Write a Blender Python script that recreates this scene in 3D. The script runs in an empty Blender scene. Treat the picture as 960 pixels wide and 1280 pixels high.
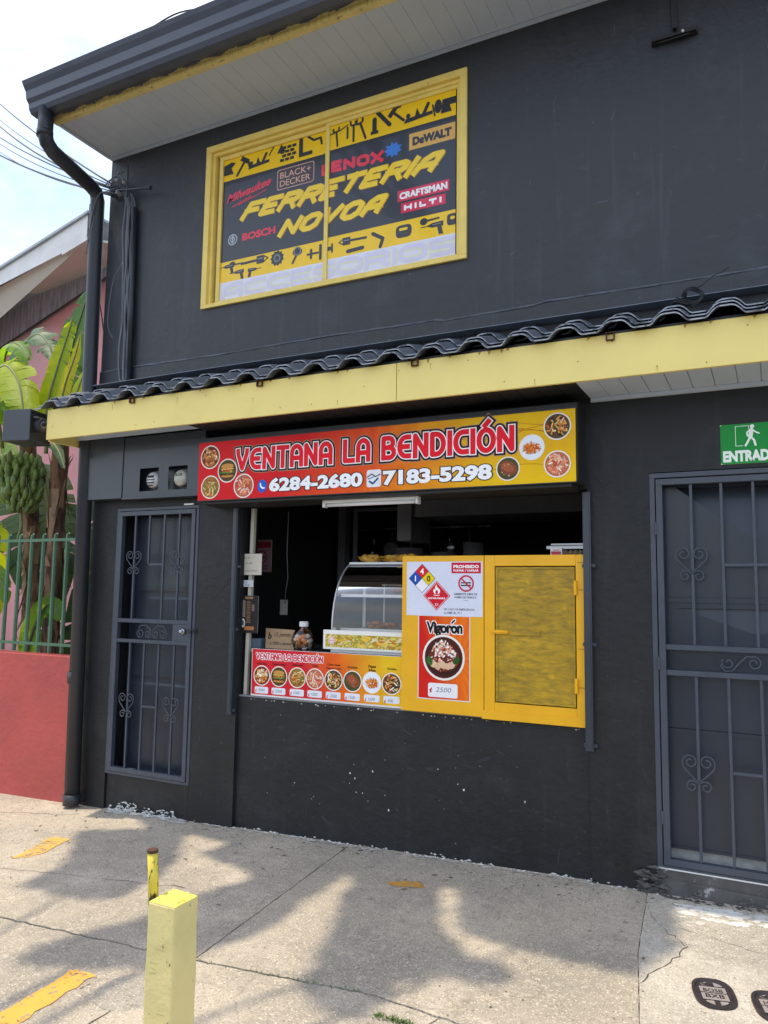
import bpy, math, random
from math import sin, cos, pi, radians
from mathutils import Vector, Matrix
random.seed(7)
S = bpy.context.scene
COL = S.collection

# ------------------------------------------------------------------ camera
cam_d = bpy.data.cameras.new("camera"); cam = bpy.data.objects.new("camera", cam_d); COL.objects.link(cam)
cam_d.sensor_fit = 'HORIZONTAL'; cam_d.sensor_width = 24.0; cam_d.lens = 24.0      # f = 960 px of 960
cam_d.clip_start = 0.05; cam_d.clip_end = 3000
rt = Vector((0.89306456, 0.44970624, 0.01414149)); dn = Vector((-0.03421573, 0.09922087, -0.994477)); fw = Vector((-0.44862564, 0.88764831, 0.10399767))
up = -dn
cam.matrix_world = Matrix(((rt.x, up.x, -fw.x, 0), (rt.y, up.y, -fw.y, -4.525), (rt.z, up.z, -fw.z, 0), (0, 0, 0, 1)))
S.camera = cam
S.view_settings.view_transform = 'Standard'; S.view_settings.look = 'None'
S.view_settings.exposure = 1.54; S.view_settings.gamma = 1.0

# ------------------------------------------------------------------ sky and sun
SUNV = Vector((-0.27, -0.115, 1.0)).normalized()
sun_el = math.asin(SUNV.z); sun_az = math.atan2(SUNV.x, SUNV.y)
W = bpy.data.worlds.new("World"); S.world = W; W.use_nodes = True
nt = W.node_tree; nt.nodes.clear()
def N(nt, t, **k):
    n = nt.nodes.new(t)
    for a, b in k.items():
        if a in n.inputs: n.inputs[a].default_value = b
        else: setattr(n, a, b)
    return n
out = N(nt, 'ShaderNodeOutputWorld'); bg = N(nt, 'ShaderNodeBackground', Strength=0.12)
sky = N(nt, 'ShaderNodeTexSky', sky_type='NISHITA', sun_disc=False, sun_elevation=sun_el, sun_rotation=sun_az, air_density=1.0, dust_density=1.5)
tc = N(nt, 'ShaderNodeTexCoord'); mp = N(nt, 'ShaderNodeMapping'); mp.inputs['Scale'].default_value = (1, 1, 1.7); mp.inputs['Location'].default_value = (.3, .1, .55)
nz = N(nt, 'ShaderNodeTexNoise', Scale=1.9, Detail=9.0, Roughness=0.58, Distortion=.25)
rp = N(nt, 'ShaderNodeValToRGB'); rp.color_ramp.elements[0].position = .42; rp.color_ramp.elements[1].position = .60
rp.color_ramp.elements[0].color = (.12, .12, .12, 1); rp.color_ramp.elements[1].color = (1, 1, 1, 1)
nz2 = N(nt, 'ShaderNodeTexNoise', Scale=3.1, Detail=6.0, Roughness=0.6)
rp2 = N(nt, 'ShaderNodeValToRGB'); rp2.color_ramp.elements[0].position = .42; rp2.color_ramp.elements[1].position = .76
rp2.color_ramp.elements[0].color = (3.1, 3.4, 3.9, 1); rp2.color_ramp.elements[1].color = (7.2, 7.2, 7.2, 1)
mx = N(nt, 'ShaderNodeMix', data_type='RGBA')
L = nt.links.new
L(tc.outputs['Generated'], mp.inputs['Vector']); L(mp.outputs[0], nz.inputs['Vector']); L(mp.outputs[0], nz2.inputs['Vector'])
L(nz.outputs['Fac'], rp.inputs[0]); L(nz2.outputs['Fac'], rp2.inputs[0])
L(rp.outputs[0], mx.inputs['Factor']); L(sky.outputs[0], mx.inputs['A']); L(rp2.outputs[0], mx.inputs['B'])
L(mx.outputs['Result'], bg.inputs['Color']); L(bg.outputs[0], out.inputs[0])
sd = bpy.data.lights.new("sun", 'SUN'); sd.energy = 1.35; sd.angle = radians(0.55); sd.color = (1, .87, .67)
so = bpy.data.objects.new("sun", sd); COL.objects.link(so); so.location = (0, 0, 20)
so.rotation_euler = SUNV.to_track_quat('Z', 'Y').to_euler()

# ------------------------------------------------------------------ helpers
def lin(c):
    c = c / 255.0
    return c / 12.92 if c <= .04045 else ((c + .055) / 1.055) ** 2.4
def rgb(h):
    h = h.lstrip('#'); return tuple(lin(int(h[i:i + 2], 16)) for i in (0, 2, 4))
def mat(name, col, rough=.6, var=.12, vs=3.0, bump=.15, bs=40.0, metal=0.0, coat=0.0, spec=.5, col2=None, c2amt=(.5, .7), c2scale=6.0, stretch=(1, 1, 1), dist=.004, fleck=None, streak=None):
    m = bpy.data.materials.new(name); m.use_nodes = True; t = m.node_tree
    b = t.nodes['Principled BSDF']; b.inputs['Roughness'].default_value = rough; b.inputs['Metallic'].default_value = metal
    b.inputs['Coat Weight'].default_value = coat; b.inputs['Coat Roughness'].default_value = .08; b.inputs['Specular IOR Level'].default_value = spec
    g = N(t, 'ShaderNodeNewGeometry'); mpn = N(t, 'ShaderNodeMapping'); mpn.inputs['Scale'].default_value = stretch
    t.links.new(g.outputs['Position'], mpn.inputs['Vector']); V = mpn.outputs[0]
    n1 = N(t, 'ShaderNodeTexNoise', Scale=vs, Detail=6.0, Roughness=.6); t.links.new(V, n1.inputs['Vector'])
    mr = N(t, 'ShaderNodeMapRange'); mr.inputs['From Min'].default_value = .3; mr.inputs['From Max'].default_value = .7
    mr.inputs['To Min'].default_value = 1 - var; mr.inputs['To Max'].default_value = 1 + var
    t.links.new(n1.outputs['Fac'], mr.inputs['Value'])
    base = N(t, 'ShaderNodeRGB'); base.outputs[0].default_value = (*col, 1); src = base.outputs[0]
    if col2:
        n2 = N(t, 'ShaderNodeTexNoise', Scale=c2scale, Detail=8.0, Roughness=.65); t.links.new(V, n2.inputs['Vector'])
        m2 = N(t, 'ShaderNodeMapRange'); m2.inputs['From Min'].default_value = c2amt[0]; m2.inputs['From Max'].default_value = c2amt[1]
        t.links.new(n2.outputs['Fac'], m2.inputs['Value'])
        mm = N(t, 'ShaderNodeMix', data_type='RGBA'); t.links.new(m2.outputs[0], mm.inputs['Factor']); t.links.new(src, mm.inputs['A']); mm.inputs['B'].default_value = (*col2, 1)
        src = mm.outputs['Result']
    if streak:
        ms_ = N(t, 'ShaderNodeMapping'); ms_.inputs['Scale'].default_value = (7, 7, .45); t.links.new(g.outputs['Position'], ms_.inputs['Vector'])
        n5 = N(t, 'ShaderNodeTexNoise', Scale=1.6, Detail=7.0, Roughness=.7); t.links.new(ms_.outputs[0], n5.inputs['Vector'])
        m5 = N(t, 'ShaderNodeMapRange'); m5.inputs['From Min'].default_value = .56; m5.inputs['From Max'].default_value = .80; t.links.new(n5.outputs['Fac'], m5.inputs['Value'])
        mm = N(t, 'ShaderNodeMix', data_type='RGBA'); t.links.new(m5.outputs[0], mm.inputs['Factor']); t.links.new(src, mm.inputs['A']); mm.inputs['B'].default_value = (*streak, 1); src = mm.outputs['Result']
        ms2 = N(t, 'ShaderNodeMapping'); ms2.inputs['Scale'].default_value = (2.2, 2.2, 9); ms2.inputs['Rotation'].default_value = (0, .35, 0); t.links.new(g.outputs['Position'], ms2.inputs['Vector'])
        n6 = N(t, 'ShaderNodeTexNoise', Scale=2.4, Detail=8.0, Roughness=.75); t.links.new(ms2.outputs[0], n6.inputs['Vector'])
        m6 = N(t, 'ShaderNodeMapRange'); m6.inputs['From Min'].default_value = .60; m6.inputs['From Max'].default_value = .76; t.links.new(n6.outputs['Fac'], m6.inputs['Value'])
        mm = N(t, 'ShaderNodeMix', data_type='RGBA'); t.links.new(m6.outputs[0], mm.inputs['Factor']); t.links.new(src, mm.inputs['A']); mm.inputs['B'].default_value = (*[x * 1.35 for x in streak], 1); src = mm.outputs['Result']
    if fleck:
        fc, fs, f0, f1 = fleck
        n3 = N(t, 'ShaderNodeTexNoise', Scale=fs, Detail=3.0, Roughness=.5); t.links.new(g.outputs['Position'], n3.inputs['Vector'])
        m3 = N(t, 'ShaderNodeMapRange'); m3.inputs['From Min'].default_value = f0; m3.inputs['From Max'].default_value = f1
        t.links.new(n3.outputs['Fac'], m3.inputs['Value'])
        mm = N(t, 'ShaderNodeMix', data_type='RGBA'); t.links.new(m3.outputs[0], mm.inputs['Factor']); t.links.new(src, mm.inputs['A']); mm.inputs['B'].default_value = (*fc, 1)
        src = mm.outputs['Result']
    vm = N(t, 'ShaderNodeVectorMath', operation='SCALE'); t.links.new(src, vm.inputs[0]); t.links.new(mr.outputs[0], vm.inputs['Scale'])
    t.links.new(vm.outputs[0], b.inputs['Base Color'])
    rr = N(t, 'ShaderNodeMapRange'); rr.inputs['To Min'].default_value = max(.02, rough - .12); rr.inputs['To Max'].default_value = min(1, rough + .12)
    t.links.new(n1.outputs['Fac'], rr.inputs['Value']); t.links.new(rr.outputs[0], b.inputs['Roughness'])
    if bump:
        n4 = N(t, 'ShaderNodeTexNoise', Scale=bs, Detail=5.0, Roughness=.6); t.links.new(V, n4.inputs['Vector'])
        bp = N(t, 'ShaderNodeBump', Strength=bump, Distance=dist); t.links.new(n4.outputs['Fac'], bp.inputs['Height'])
        t.links.new(bp.outputs[0], b.inputs['Normal'])
    return m
def concrete(name, base, dark, pale, sp=.5):
    m = bpy.data.materials.new(name); m.use_nodes = True; t = m.node_tree; b = t.nodes['Principled BSDF']; b.inputs['Roughness'].default_value = .9; b.inputs['Specular IOR Level'].default_value = .3
    g = N(t, 'ShaderNodeNewGeometry'); P_ = g.outputs['Position']; src = None
    base_ = N(t, 'ShaderNodeRGB'); base_.outputs[0].default_value = (*base, 1); src = base_.outputs[0]; hs = []
    for sc, de, ro, lo, hi, col in ((.9, 8, .6, .42, .66, dark), (3.3, 9, .7, .50, .72, dark), (2.1, 6, .6, .52, .72, pale), (22, 5, .7, .52, .76, [x * .85 for x in dark]), (30, 4, .6, .54, .74, pale), (95, 3, .55, .59, .70, [x * .48 for x in dark]), (120, 2, .5, .60, .68, [min(1, x * 1.35) for x in pale])):
        n = N(t, 'ShaderNodeTexNoise', Scale=float(sc), Detail=float(de), Roughness=ro); mp_ = N(t, 'ShaderNodeMapping'); mp_.inputs['Location'].default_value = (sc, sc * 2, 0); t.links.new(P_, mp_.inputs['Vector']); t.links.new(mp_.outputs[0], n.inputs['Vector'])
        r_ = N(t, 'ShaderNodeMapRange'); r_.inputs['From Min'].default_value = lo; r_.inputs['From Max'].default_value = hi; r_.inputs['To Max'].default_value = .85; t.links.new(n.outputs['Fac'], r_.inputs['Value'])
        x = N(t, 'ShaderNodeMix', data_type='RGBA'); t.links.new(r_.outputs[0], x.inputs['Factor']); t.links.new(src, x.inputs['A']); x.inputs['B'].default_value = (*col, 1); src = x.outputs['Result']
        if sc in (22, 95): hs.append(n.outputs['Fac'])
    v = N(t, 'ShaderNodeTexVoronoi', Scale=.85, feature='DISTANCE_TO_EDGE'); nd = N(t, 'ShaderNodeTexNoise', Scale=2.5, Detail=6.0); t.links.new(P_, nd.inputs['Vector'])
    vm = N(t, 'ShaderNodeVectorMath', operation='MULTIPLY_ADD'); vm.inputs[1].default_value = (.5, .5, .5); t.links.new(nd.outputs['Color'], vm.inputs[0]); t.links.new(P_, vm.inputs[2]); t.links.new(vm.outputs[0], v.inputs['Vector'])
    r_ = N(t, 'ShaderNodeMapRange'); r_.inputs['From Min'].default_value = .0; r_.inputs['From Max'].default_value = .006; r_.inputs['To Min'].default_value = .28; r_.inputs['To Max'].default_value = 0; t.links.new(v.outputs['Distance'], r_.inputs['Value'])
    x = N(t, 'ShaderNodeMix', data_type='RGBA'); t.links.new(r_.outputs[0], x.inputs['Factor']); t.links.new(src, x.inputs['A']); x.inputs['B'].default_value = (*[q * .4 for q in dark], 1); src = x.outputs['Result']
    t.links.new(src, b.inputs['Base Color'])
    a = N(t, 'ShaderNodeMath', operation='MULTIPLY_ADD'); a.inputs[1].default_value = .8; t.links.new(hs[0], a.inputs[0]); t.links.new(hs[1], a.inputs[2])
    bp = N(t, 'ShaderNodeBump', Strength=1.0, Distance=.007); t.links.new(a.outputs[0], bp.inputs['Height']); t.links.new(bp.outputs[0], b.inputs['Normal'])
    return m
def wornpaint(name):
    m = printmat(name, .8); t = m.node_tree; o = t.nodes['Material Output']; b = t.nodes['Principled BSDF']; tr = N(t, 'ShaderNodeBsdfTransparent'); ms = N(t, 'ShaderNodeMixShader'); g = N(t, 'ShaderNodeNewGeometry')
    n = N(t, 'ShaderNodeTexNoise', Scale=42.0, Detail=8.0, Roughness=.75); n2 = N(t, 'ShaderNodeTexNoise', Scale=7.0, Detail=4.0); t.links.new(g.outputs['Position'], n.inputs['Vector']); t.links.new(g.outputs['Position'], n2.inputs['Vector'])
    a = N(t, 'ShaderNodeMath', operation='ADD'); t.links.new(n.outputs['Fac'], a.inputs[0]); t.links.new(n2.outputs['Fac'], a.inputs[1])
    r_ = N(t, 'ShaderNodeMapRange'); r_.inputs['From Min'].default_value = .86; r_.inputs['From Max'].default_value = .98; r_.inputs['To Max'].default_value = .92; t.links.new(a.outputs[0], r_.inputs['Value'])
    t.links.new(r_.outputs[0], ms.inputs[0]); t.links.new(tr.outputs[0], ms.inputs[1]); t.links.new(b.outputs[0], ms.inputs[2]); t.links.new(ms.outputs[0], o.inputs[0]); return m
def leafmat(name, c, tr, amt=.5):
    m = bpy.data.materials.new(name); m.use_nodes = True; t = m.node_tree; b = t.nodes['Principled BSDF']; o = t.nodes['Material Output']
    b.inputs['Roughness'].default_value = .42
    uv = N(t, 'ShaderNodeUVMap'); wv = N(t, 'ShaderNodeTexWave', Scale=14.0, Distortion=.6, Detail=2.0); wv.bands_direction = 'X'
    t.links.new(uv.outputs[0], wv.inputs['Vector'])
    g = N(t, 'ShaderNodeNewGeometry'); nz = N(t, 'ShaderNodeTexNoise', Scale=5.0, Detail=5.0); t.links.new(g.outputs['Position'], nz.inputs['Vector'])
    a = N(t, 'ShaderNodeMath', operation='MULTIPLY_ADD'); a.inputs[1].default_value = .30; t.links.new(wv.outputs['Fac'], a.inputs[0]); t.links.new(nz.outputs['Fac'], a.inputs[2])
    mx = N(t, 'ShaderNodeMix', data_type='RGBA'); mx.inputs['A'].default_value = (*[x * .75 for x in c], 1); mx.inputs['B'].default_value = (*[x * 1.35 for x in c], 1)
    t.links.new(a.outputs[0], mx.inputs['Factor']); t.links.new(mx.outputs['Result'], b.inputs['Base Color'])
    tl = N(t, 'ShaderNodeBsdfTranslucent'); mx2 = N(t, 'ShaderNodeMix', data_type='RGBA'); mx2.inputs['A'].default_value = (*[x * .8 for x in tr], 1); mx2.inputs['B'].default_value = (*[min(1, x * 1.3) for x in tr], 1)
    t.links.new(a.outputs[0], mx2.inputs['Factor']); t.links.new(mx2.outputs['Result'], tl.inputs[0])
    bp = N(t, 'ShaderNodeBump', Strength=.35, Distance=.006); t.links.new(wv.outputs['Fac'], bp.inputs['Height']); t.links.new(bp.outputs[0], b.inputs['Normal'])
    ms = N(t, 'ShaderNodeMixShader'); ms.inputs[0].default_value = amt
    t.links.new(b.outputs[0], ms.inputs[1]); t.links.new(tl.outputs[0], ms.inputs[2]); t.links.new(ms.outputs[0], o.inputs[0])
    return m
def glassmat(name, tint=(1, 1, 1), rough=.02):
    m = bpy.data.materials.new(name); m.use_nodes = True; t = m.node_tree; o = t.nodes['Material Output']; t.nodes.remove(t.nodes['Principled BSDF'])
    tr = N(t, 'ShaderNodeBsdfTransparent'); tr.inputs[0].default_value = (*tint, 1)
    gl = N(t, 'ShaderNodeBsdfGlossy'); gl.inputs['Roughness'].default_value = rough
    fr = N(t, 'ShaderNodeFresnel', IOR=1.6); ms = N(t, 'ShaderNodeMixShader')
    t.links.new(fr.outputs[0], ms.inputs[0]); t.links.new(tr.outputs[0], ms.inputs[1]); t.links.new(gl.outputs[0], ms.inputs[2]); t.links.new(ms.outputs[0], o.inputs[0])
    return m
def printmat(name, rough=.45, coat=0.0, spec=.5):
    m = bpy.data.materials.new(name); m.use_nodes = True; t = m.node_tree; b = t.nodes['Principled BSDF']
    b.inputs['Roughness'].default_value = rough; b.inputs['Coat Weight'].default_value = coat; b.inputs['Coat Roughness'].default_value = .06; b.inputs['Specular IOR Level'].default_value = spec
    a = N(t, 'ShaderNodeAttribute', attribute_name='Col'); g = N(t, 'ShaderNodeNewGeometry')
    nz = N(t, 'ShaderNodeTexNoise', Scale=9.0, Detail=8.0, Roughness=.7); t.links.new(g.outputs['Position'], nz.inputs['Vector'])
    mr = N(t, 'ShaderNodeMapRange'); mr.inputs['To Min'].default_value = .86; mr.inputs['To Max'].default_value = 1.1; t.links.new(nz.outputs['Fac'], mr.inputs['Value'])
    vm = N(t, 'ShaderNodeVectorMath', operation='SCALE'); t.links.new(a.outputs['Color'], vm.inputs[0]); t.links.new(mr.outputs[0], vm.inputs['Scale']); t.links.new(vm.outputs[0], b.inputs['Base Color'])
    n2 = N(t, 'ShaderNodeTexNoise', Scale=6.0, Detail=2.0); t.links.new(g.outputs['Position'], n2.inputs['Vector'])
    bp = N(t, 'ShaderNodeBump', Strength=.12, Distance=.01); t.links.new(n2.outputs['Fac'], bp.inputs['Height']); t.links.new(bp.outputs[0], b.inputs['Normal'])
    if coat: t.links.new(bp.outputs[0], b.inputs['Coat Normal'])
    return m

WL = {}                                       # world location of every object that may be a parent
def tag(o, label=None, cat=None, group=None, kind=None):
    if label: o['label'] = label
    if cat: o['category'] = cat
    if group: o['group'] = group
    if kind: o['kind'] = kind
    return o
def link(o, loc, parent=None):
    loc = Vector(loc); COL.objects.link(o)
    if parent is not None:
        o.parent = parent; o.location = loc - WL[parent]
    else: o.location = loc
    WL[o] = loc
    return o
def empty(name, loc, label, cat, group=None):
    o = bpy.data.objects.new(name, None); o.empty_display_size = .1; link(o, loc); return tag(o, label, cat, group)
class MB:
    def __init__(s): s.v = []; s.f = []; s.m = []; s.uv = None
    def add(s, vs, fs, mi=0):
        k = len(s.v); s.v += [tuple(v) for v in vs]; s.f += [tuple(i + k for i in f) for f in fs]; s.m += [mi] * len(fs); return s
    def box(s, x0, x1, y0, y1, z0, z1, mi=0):
        return s.add([(x0, y0, z0), (x1, y0, z0), (x1, y1, z0), (x0, y1, z0), (x0, y0, z1), (x1, y0, z1), (x1, y1, z1), (x0, y1, z1)],
                     [(0, 3, 2, 1), (4, 5, 6, 7), (0, 1, 5, 4), (1, 2, 6, 5), (2, 3, 7, 6), (3, 0, 4, 7)], mi)
    def prism(s, bot, top, mi=0):
        n = len(bot); return s.add(list(bot) + list(top), [tuple(range(n - 1, -1, -1)), tuple(range(n, 2 * n))] + [(i, (i + 1) % n, n + (i + 1) % n, n + i) for i in range(n)], mi)
    def tube(s, path, r, n=8, mi=0, cap=True):
        P = [Vector(p) for p in path]; R = r if isinstance(r, (list, tuple)) else [r] * len(P)
        k = len(s.v); ref = None
        for i, p in enumerate(P):
            t = (P[min(i + 1, len(P) - 1)] - P[max(i - 1, 0)]).normalized()
            if ref is None:
                ref = t.cross(Vector((0, 0, 1)))
                if ref.length < .1: ref = t.cross(Vector((1, 0, 0)))
            a = (ref - t * ref.dot(t)).normalized(); b = t.cross(a); ref = a
            for j in range(n):
                an = 2 * pi * (j + .5) / n; s.v.append(tuple(p + (a * cos(an) + b * sin(an)) * R[i]))
        for i in range(len(P) - 1):
            for j in range(n):
                s.f.append((k + i * n + j, k + i * n + (j + 1) % n, k + (i + 1) * n + (j + 1) % n, k + (i + 1) * n + j)); s.m.append(mi)
        if cap:
            s.f.append(tuple(k + j for j in range(n - 1, -1, -1))); s.f.append(tuple(k + (len(P) - 1) * n + j for j in range(n))); s.m += [mi, mi]
        return s
    def lathe(s, c, prof, n=20, mi=0):
        k = len(s.v); c = Vector(c)
        for r, z in prof:
            for j in range(n): s.v.append((c.x + r * cos(2 * pi * j / n), c.y + r * sin(2 * pi * j / n), c.z + z))
        for i in range(len(prof) - 1):
            for j in range(n):
                s.f.append((k + i * n + j, k + i * n + (j + 1) % n, k + (i + 1) * n + (j + 1) % n, k + (i + 1) * n + j)); s.m.append(mi)
        return s
    def build(s, name, mats, parent=None, origin=None, smooth=False, bevel=0, label=None, cat=None, group=None, kind=None):
        V = [Vector(v) for v in s.v]
        if origin is None:
            lo = [min(v[i] for v in V) for i in range(3)]; hi = [max(v[i] for v in V) for i in range(3)]
            origin = Vector(((lo[0] + hi[0]) / 2, (lo[1] + hi[1]) / 2, lo[2]))
        origin = Vector(origin)
        me = bpy.data.meshes.new(name); me.from_pydata([tuple(v - origin) for v in V], [], s.f)
        if not isinstance(mats, (list, tuple)): mats = [mats]
        for m in mats: me.materials.append(m)
        me.polygons.foreach_set('material_index', s.m)
        if smooth: me.polygons.foreach_set('use_smooth', [True] * len(me.polygons))
        if s.uv:
            u = me.uv_layers.new(name='UVMap')
            for l in me.loops: u.data[l.index].uv = s.uv[l.vertex_index]
        me.update()
        o = bpy.data.objects.new(name, me); link(o, origin, parent)
        if bevel:
            b = o.modifiers.new('bevel', 'BEVEL'); b.width = bevel; b.segments = 2; b.limit_method = 'ANGLE'
        return tag(o, label, cat, group, kind)
def inst(src, name, loc, parent=None, rot=None, scale=None, **k):
    o = bpy.data.objects.new(name, src.data); link(o, loc, parent)
    if rot: o.rotation_euler = rot
    if scale: o.scale = scale
    for md in src.modifiers:
        if md.type == 'BEVEL':
            b = o.modifiers.new('bevel', 'BEVEL'); b.width = md.width; b.segments = md.segments; b.limit_method = 'ANGLE'
    return tag(o, **k)

# flat print: coloured polygons a fraction of a millimetre apart, in the plane y = Y (facing -y)
def A(cx, cy, rx, ry, a0, a1, n=7): return [(cx + rx * cos(radians(a0 + (a1 - a0) * i / n)), cy + ry * sin(radians(a0 + (a1 - a0) * i / n))) for i in range(n + 1)]
GL = {  # width, polylines (unit height)
 'V': (.62, [[(.02, 1), (.31, 0), (.60, 1)]]), 'E': (.52, [[(.5, 1), (0, 1), (0, 0), (.5, 0)], [(0, .5), (.42, .5)]]),
 'N': (.60, [[(0, 0), (0, 1), (.58, 0), (.58, 1)]]), 'T': (.56, [[(0, 1), (.56, 1)], [(.28, 1), (.28, 0)]]),
 'A': (.60, [[(0, 0), (.08, .75), (.28, 1), (.58, 1), (.58, 0)], [(.04, .38), (.58, .38)]]), 'L': (.46, [[(0, 1), (0, 0), (.46, 0)]]),
 'B': (.56, [[(0, 0), (0, 1), (.40, 1), (.52, .88), (.52, .64), (.40, .52), (0, .52)], [(.40, .52), (.56, .40), (.56, .14), (.42, 0), (0, 0)]]),
 'D': (.60, [[(0, 0), (0, 1), (.36, 1), (.60, .78), (.60, .22), (.36, 0), (0, 0)]]), 'I': (.0, [[(0, 0), (0, 1)]]),
 'C': (.56, [[(.56, 1), (.2, 1), (0, .8), (0, .2), (.2, 0), (.56, 0)]]), 'O': (.62, [[(.18, 0), (0, .2), (0, .8), (.18, 1), (.44, 1), (.62, .8), (.62, .2), (.44, 0), (.18, 0)]]),
 'F': (.52, [[(0, 0), (0, 1), (.54, 1)], [(0, .5), (.44, .5)]]), 'R': (.58, [[(0, 0), (0, 1), (.44, 1), (.58, .86), (.58, .62), (.44, .48), (0, .48)], [(.3, .48), (.58, 0)]]),
 'H': (.58, [[(0, 0), (0, 1)], [(.58, 0), (.58, 1)], [(0, .5), (.58, .5)]]), 'X': (.6, [[(0, 0), (.6, 1)], [(0, 1), (.6, 0)]]), 'S': (.54, [[(.54, 1), (.1, 1), (0, .9), (0, .6), (.1, .5), (.44, .5), (.54, .4), (.54, .1), (.44, 0), (0, 0)]]),
 'M': (.8, [[(0, 0), (0, 1), (.4, .3), (.8, 1), (.8, 0)]]), ' ': (.25, []),
}
RGL = {'A': (.58, [[(0, 0), (0, .62)] + A(.29, .62, .29, .38, 180, 90, 5) + A(.29, .62, .29, .38, 90, 0, 5) + [(.58, 0)], [(0, .36), (.58, .36)]]),
 'E': (.54, [[(.5, .02)] + A(.33, .5, .33, .48, 270, 90, 8) + [(.5, .98)], [(.02, .5), (.44, .5)]]),
 'B': (.58, [[(0, 0), (0, 1)] + A(.32, .76, .2, .24, 90, -90, 5) + [(.04, .52)], A(.34, .26, .24, .26, 90, -90, 5) + [(0, 0)]]),
 'D': (.60, [[(0, 0), (0, 1), (.2, 1)] + A(.2, .5, .38, .5, 90, -90, 9) + [(0, 0)]]),
 'C': (.56, [[(.54, .02)] + A(.36, .5, .36, .49, 270, 90, 9) + [(.54, .99)]]),
 'O': (.70, [A(.35, .5, .35, .5, 0, 360, 18)]), 'Ó': (.70, [A(.35, .5, .35, .5, 0, 360, 18), [(.30, 1.22), (.46, 1.40)]]), 'V': (.64, [[(.02, 1), (.04, .8), (.32, 0), (.60, .8), (.62, 1)]])}
class Print:
    def __init__(s, Y): s.Y = Y; s.v = []; s.f = []; s.c = []; s.i = 0
    def poly(s, pts, col, layer=1, z3=None):
        if isinstance(col, str): col = rgb(col)
        s.i += 1; y = s.Y - layer * .0005 - (s.i % 37) * .00001; k = len(s.v)
        a = sum(pts[i][0] * pts[(i + 1) % len(pts)][1] - pts[(i + 1) % len(pts)][0] * pts[i][1] for i in range(len(pts)))
        if a < 0: pts = pts[::-1]
        s.v += [(p[0], y, p[1]) for p in pts]; s.f.append(tuple(range(k, k + len(pts)))); s.c.append([col] * len(pts)); return s
    def rect(s, x0, x1, z0, z1, col, layer=0): return s.poly([(x0, z0), (x1, z0), (x1, z1), (x0, z1)], col, layer)
    def rrect(s, x0, x1, z0, z1, r, col, layer=1):
        p = []
        for cx, cz, a in ((x1 - r, z1 - r, 0), (x0 + r, z1 - r, 90), (x0 + r, z0 + r, 180), (x1 - r, z0 + r, 270)): p += A(cx, cz, r, r, a, a + 90, 3)
        return s.poly(p, col, layer)
    def ell(s, cx, cz, rx, rz, col, layer=1, n=20, rot=0):
        c, w = cos(rot), sin(rot)
        return s.poly([(cx + c * rx * cos(2 * pi * i / n) - w * rz * sin(2 * pi * i / n), cz + w * rx * cos(2 * pi * i / n) + c * rz * sin(2 * pi * i / n)) for i in range(n)], col, layer)
    def stroke(s, pl, w, col, layer=1, join=True):
        if join == 'sq' and math.hypot(pl[0][0] - pl[-1][0], pl[0][1] - pl[-1][1]) > 1e-4:
            pl = list(pl)
            for i0, i1 in ((0, 1), (-1, -2)):
                a, b = pl[i0], pl[i1]; l = math.hypot(a[0] - b[0], a[1] - b[1]); pl[i0] = (a[0] + (a[0] - b[0]) / l * w * .5, a[1] + (a[1] - b[1]) / l * w * .5)
        for a, b in zip(pl[:-1], pl[1:]):
            dx, dz = b[0] - a[0], b[1] - a[1]; l = math.hypot(dx, dz)
            if l < 1e-6: continue
            nx, nz_ = -dz / l * w / 2, dx / l * w / 2
            s.poly([(a[0] - nx, a[1] - nz_), (b[0] - nx, b[1] - nz_), (b[0] + nx, b[1] + nz_), (a[0] + nx, a[1] + nz_)], col, layer)
        if join:
            for p in (pl[1:-1] if join == 'sq' else pl): s.ell(p[0], p[1], w / 2, w / 2, col, layer, 12)
            if join == 'sq' and math.hypot(pl[0][0] - pl[-1][0], pl[0][1] - pl[-1][1]) < 1e-4: s.ell(pl[0][0], pl[0][1], w / 2, w / 2, col, layer, 12)
        return s
    def ring(s, cx, cz, r, w, col, layer=1, n=24): return s.stroke([(cx + r * cos(2 * pi * i / n), cz + r * sin(2 * pi * i / n)) for i in range(n + 1)], w, col, layer, False)
    def grid(s, x0, x1, z0, z1, nx, nz_, fn, layer=0):
        k = len(s.v); y = s.Y - layer * .0005
        C = {}
        for j in range(nz_ + 1):
            for i in range(nx + 1):
                x = x0 + (x1 - x0) * i / nx; z = z0 + (z1 - z0) * j / nz_; s.v.append((x, y, z)); C[i, j] = fn(i / nx, j / nz_)
        for j in range(nz_):
            for i in range(nx):
                a = k + j * (nx + 1) + i; s.f.append((a, a + 1, a + nx + 2, a + nx + 1)); s.c.append([C[i, j], C[i + 1, j], C[i + 1, j + 1], C[i, j + 1]])
        return s
    def text(s, t, x0, x1, z0, h, w, col, layer=1, shear=0, font=None, gap=.28, join=True, slope=0):
        F = dict(GL); F.update(font or {})
        tot = sum(F[c][0] for c in t) + gap * (len(t) - 1); k = (x1 - x0 - w) / tot; x = 0
        for c in t:
            for pl in F[c][1]:
                pts = [(x0 + w / 2 + k * (x + p[0]) + shear * p[1] * h, z0 + w / 2 + p[1] * (h - w) + slope * (k * (x + p[0]))) for p in pl]
                s.stroke(pts, w, col, layer, join)
            x += F[c][0] + gap
        return s
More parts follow.
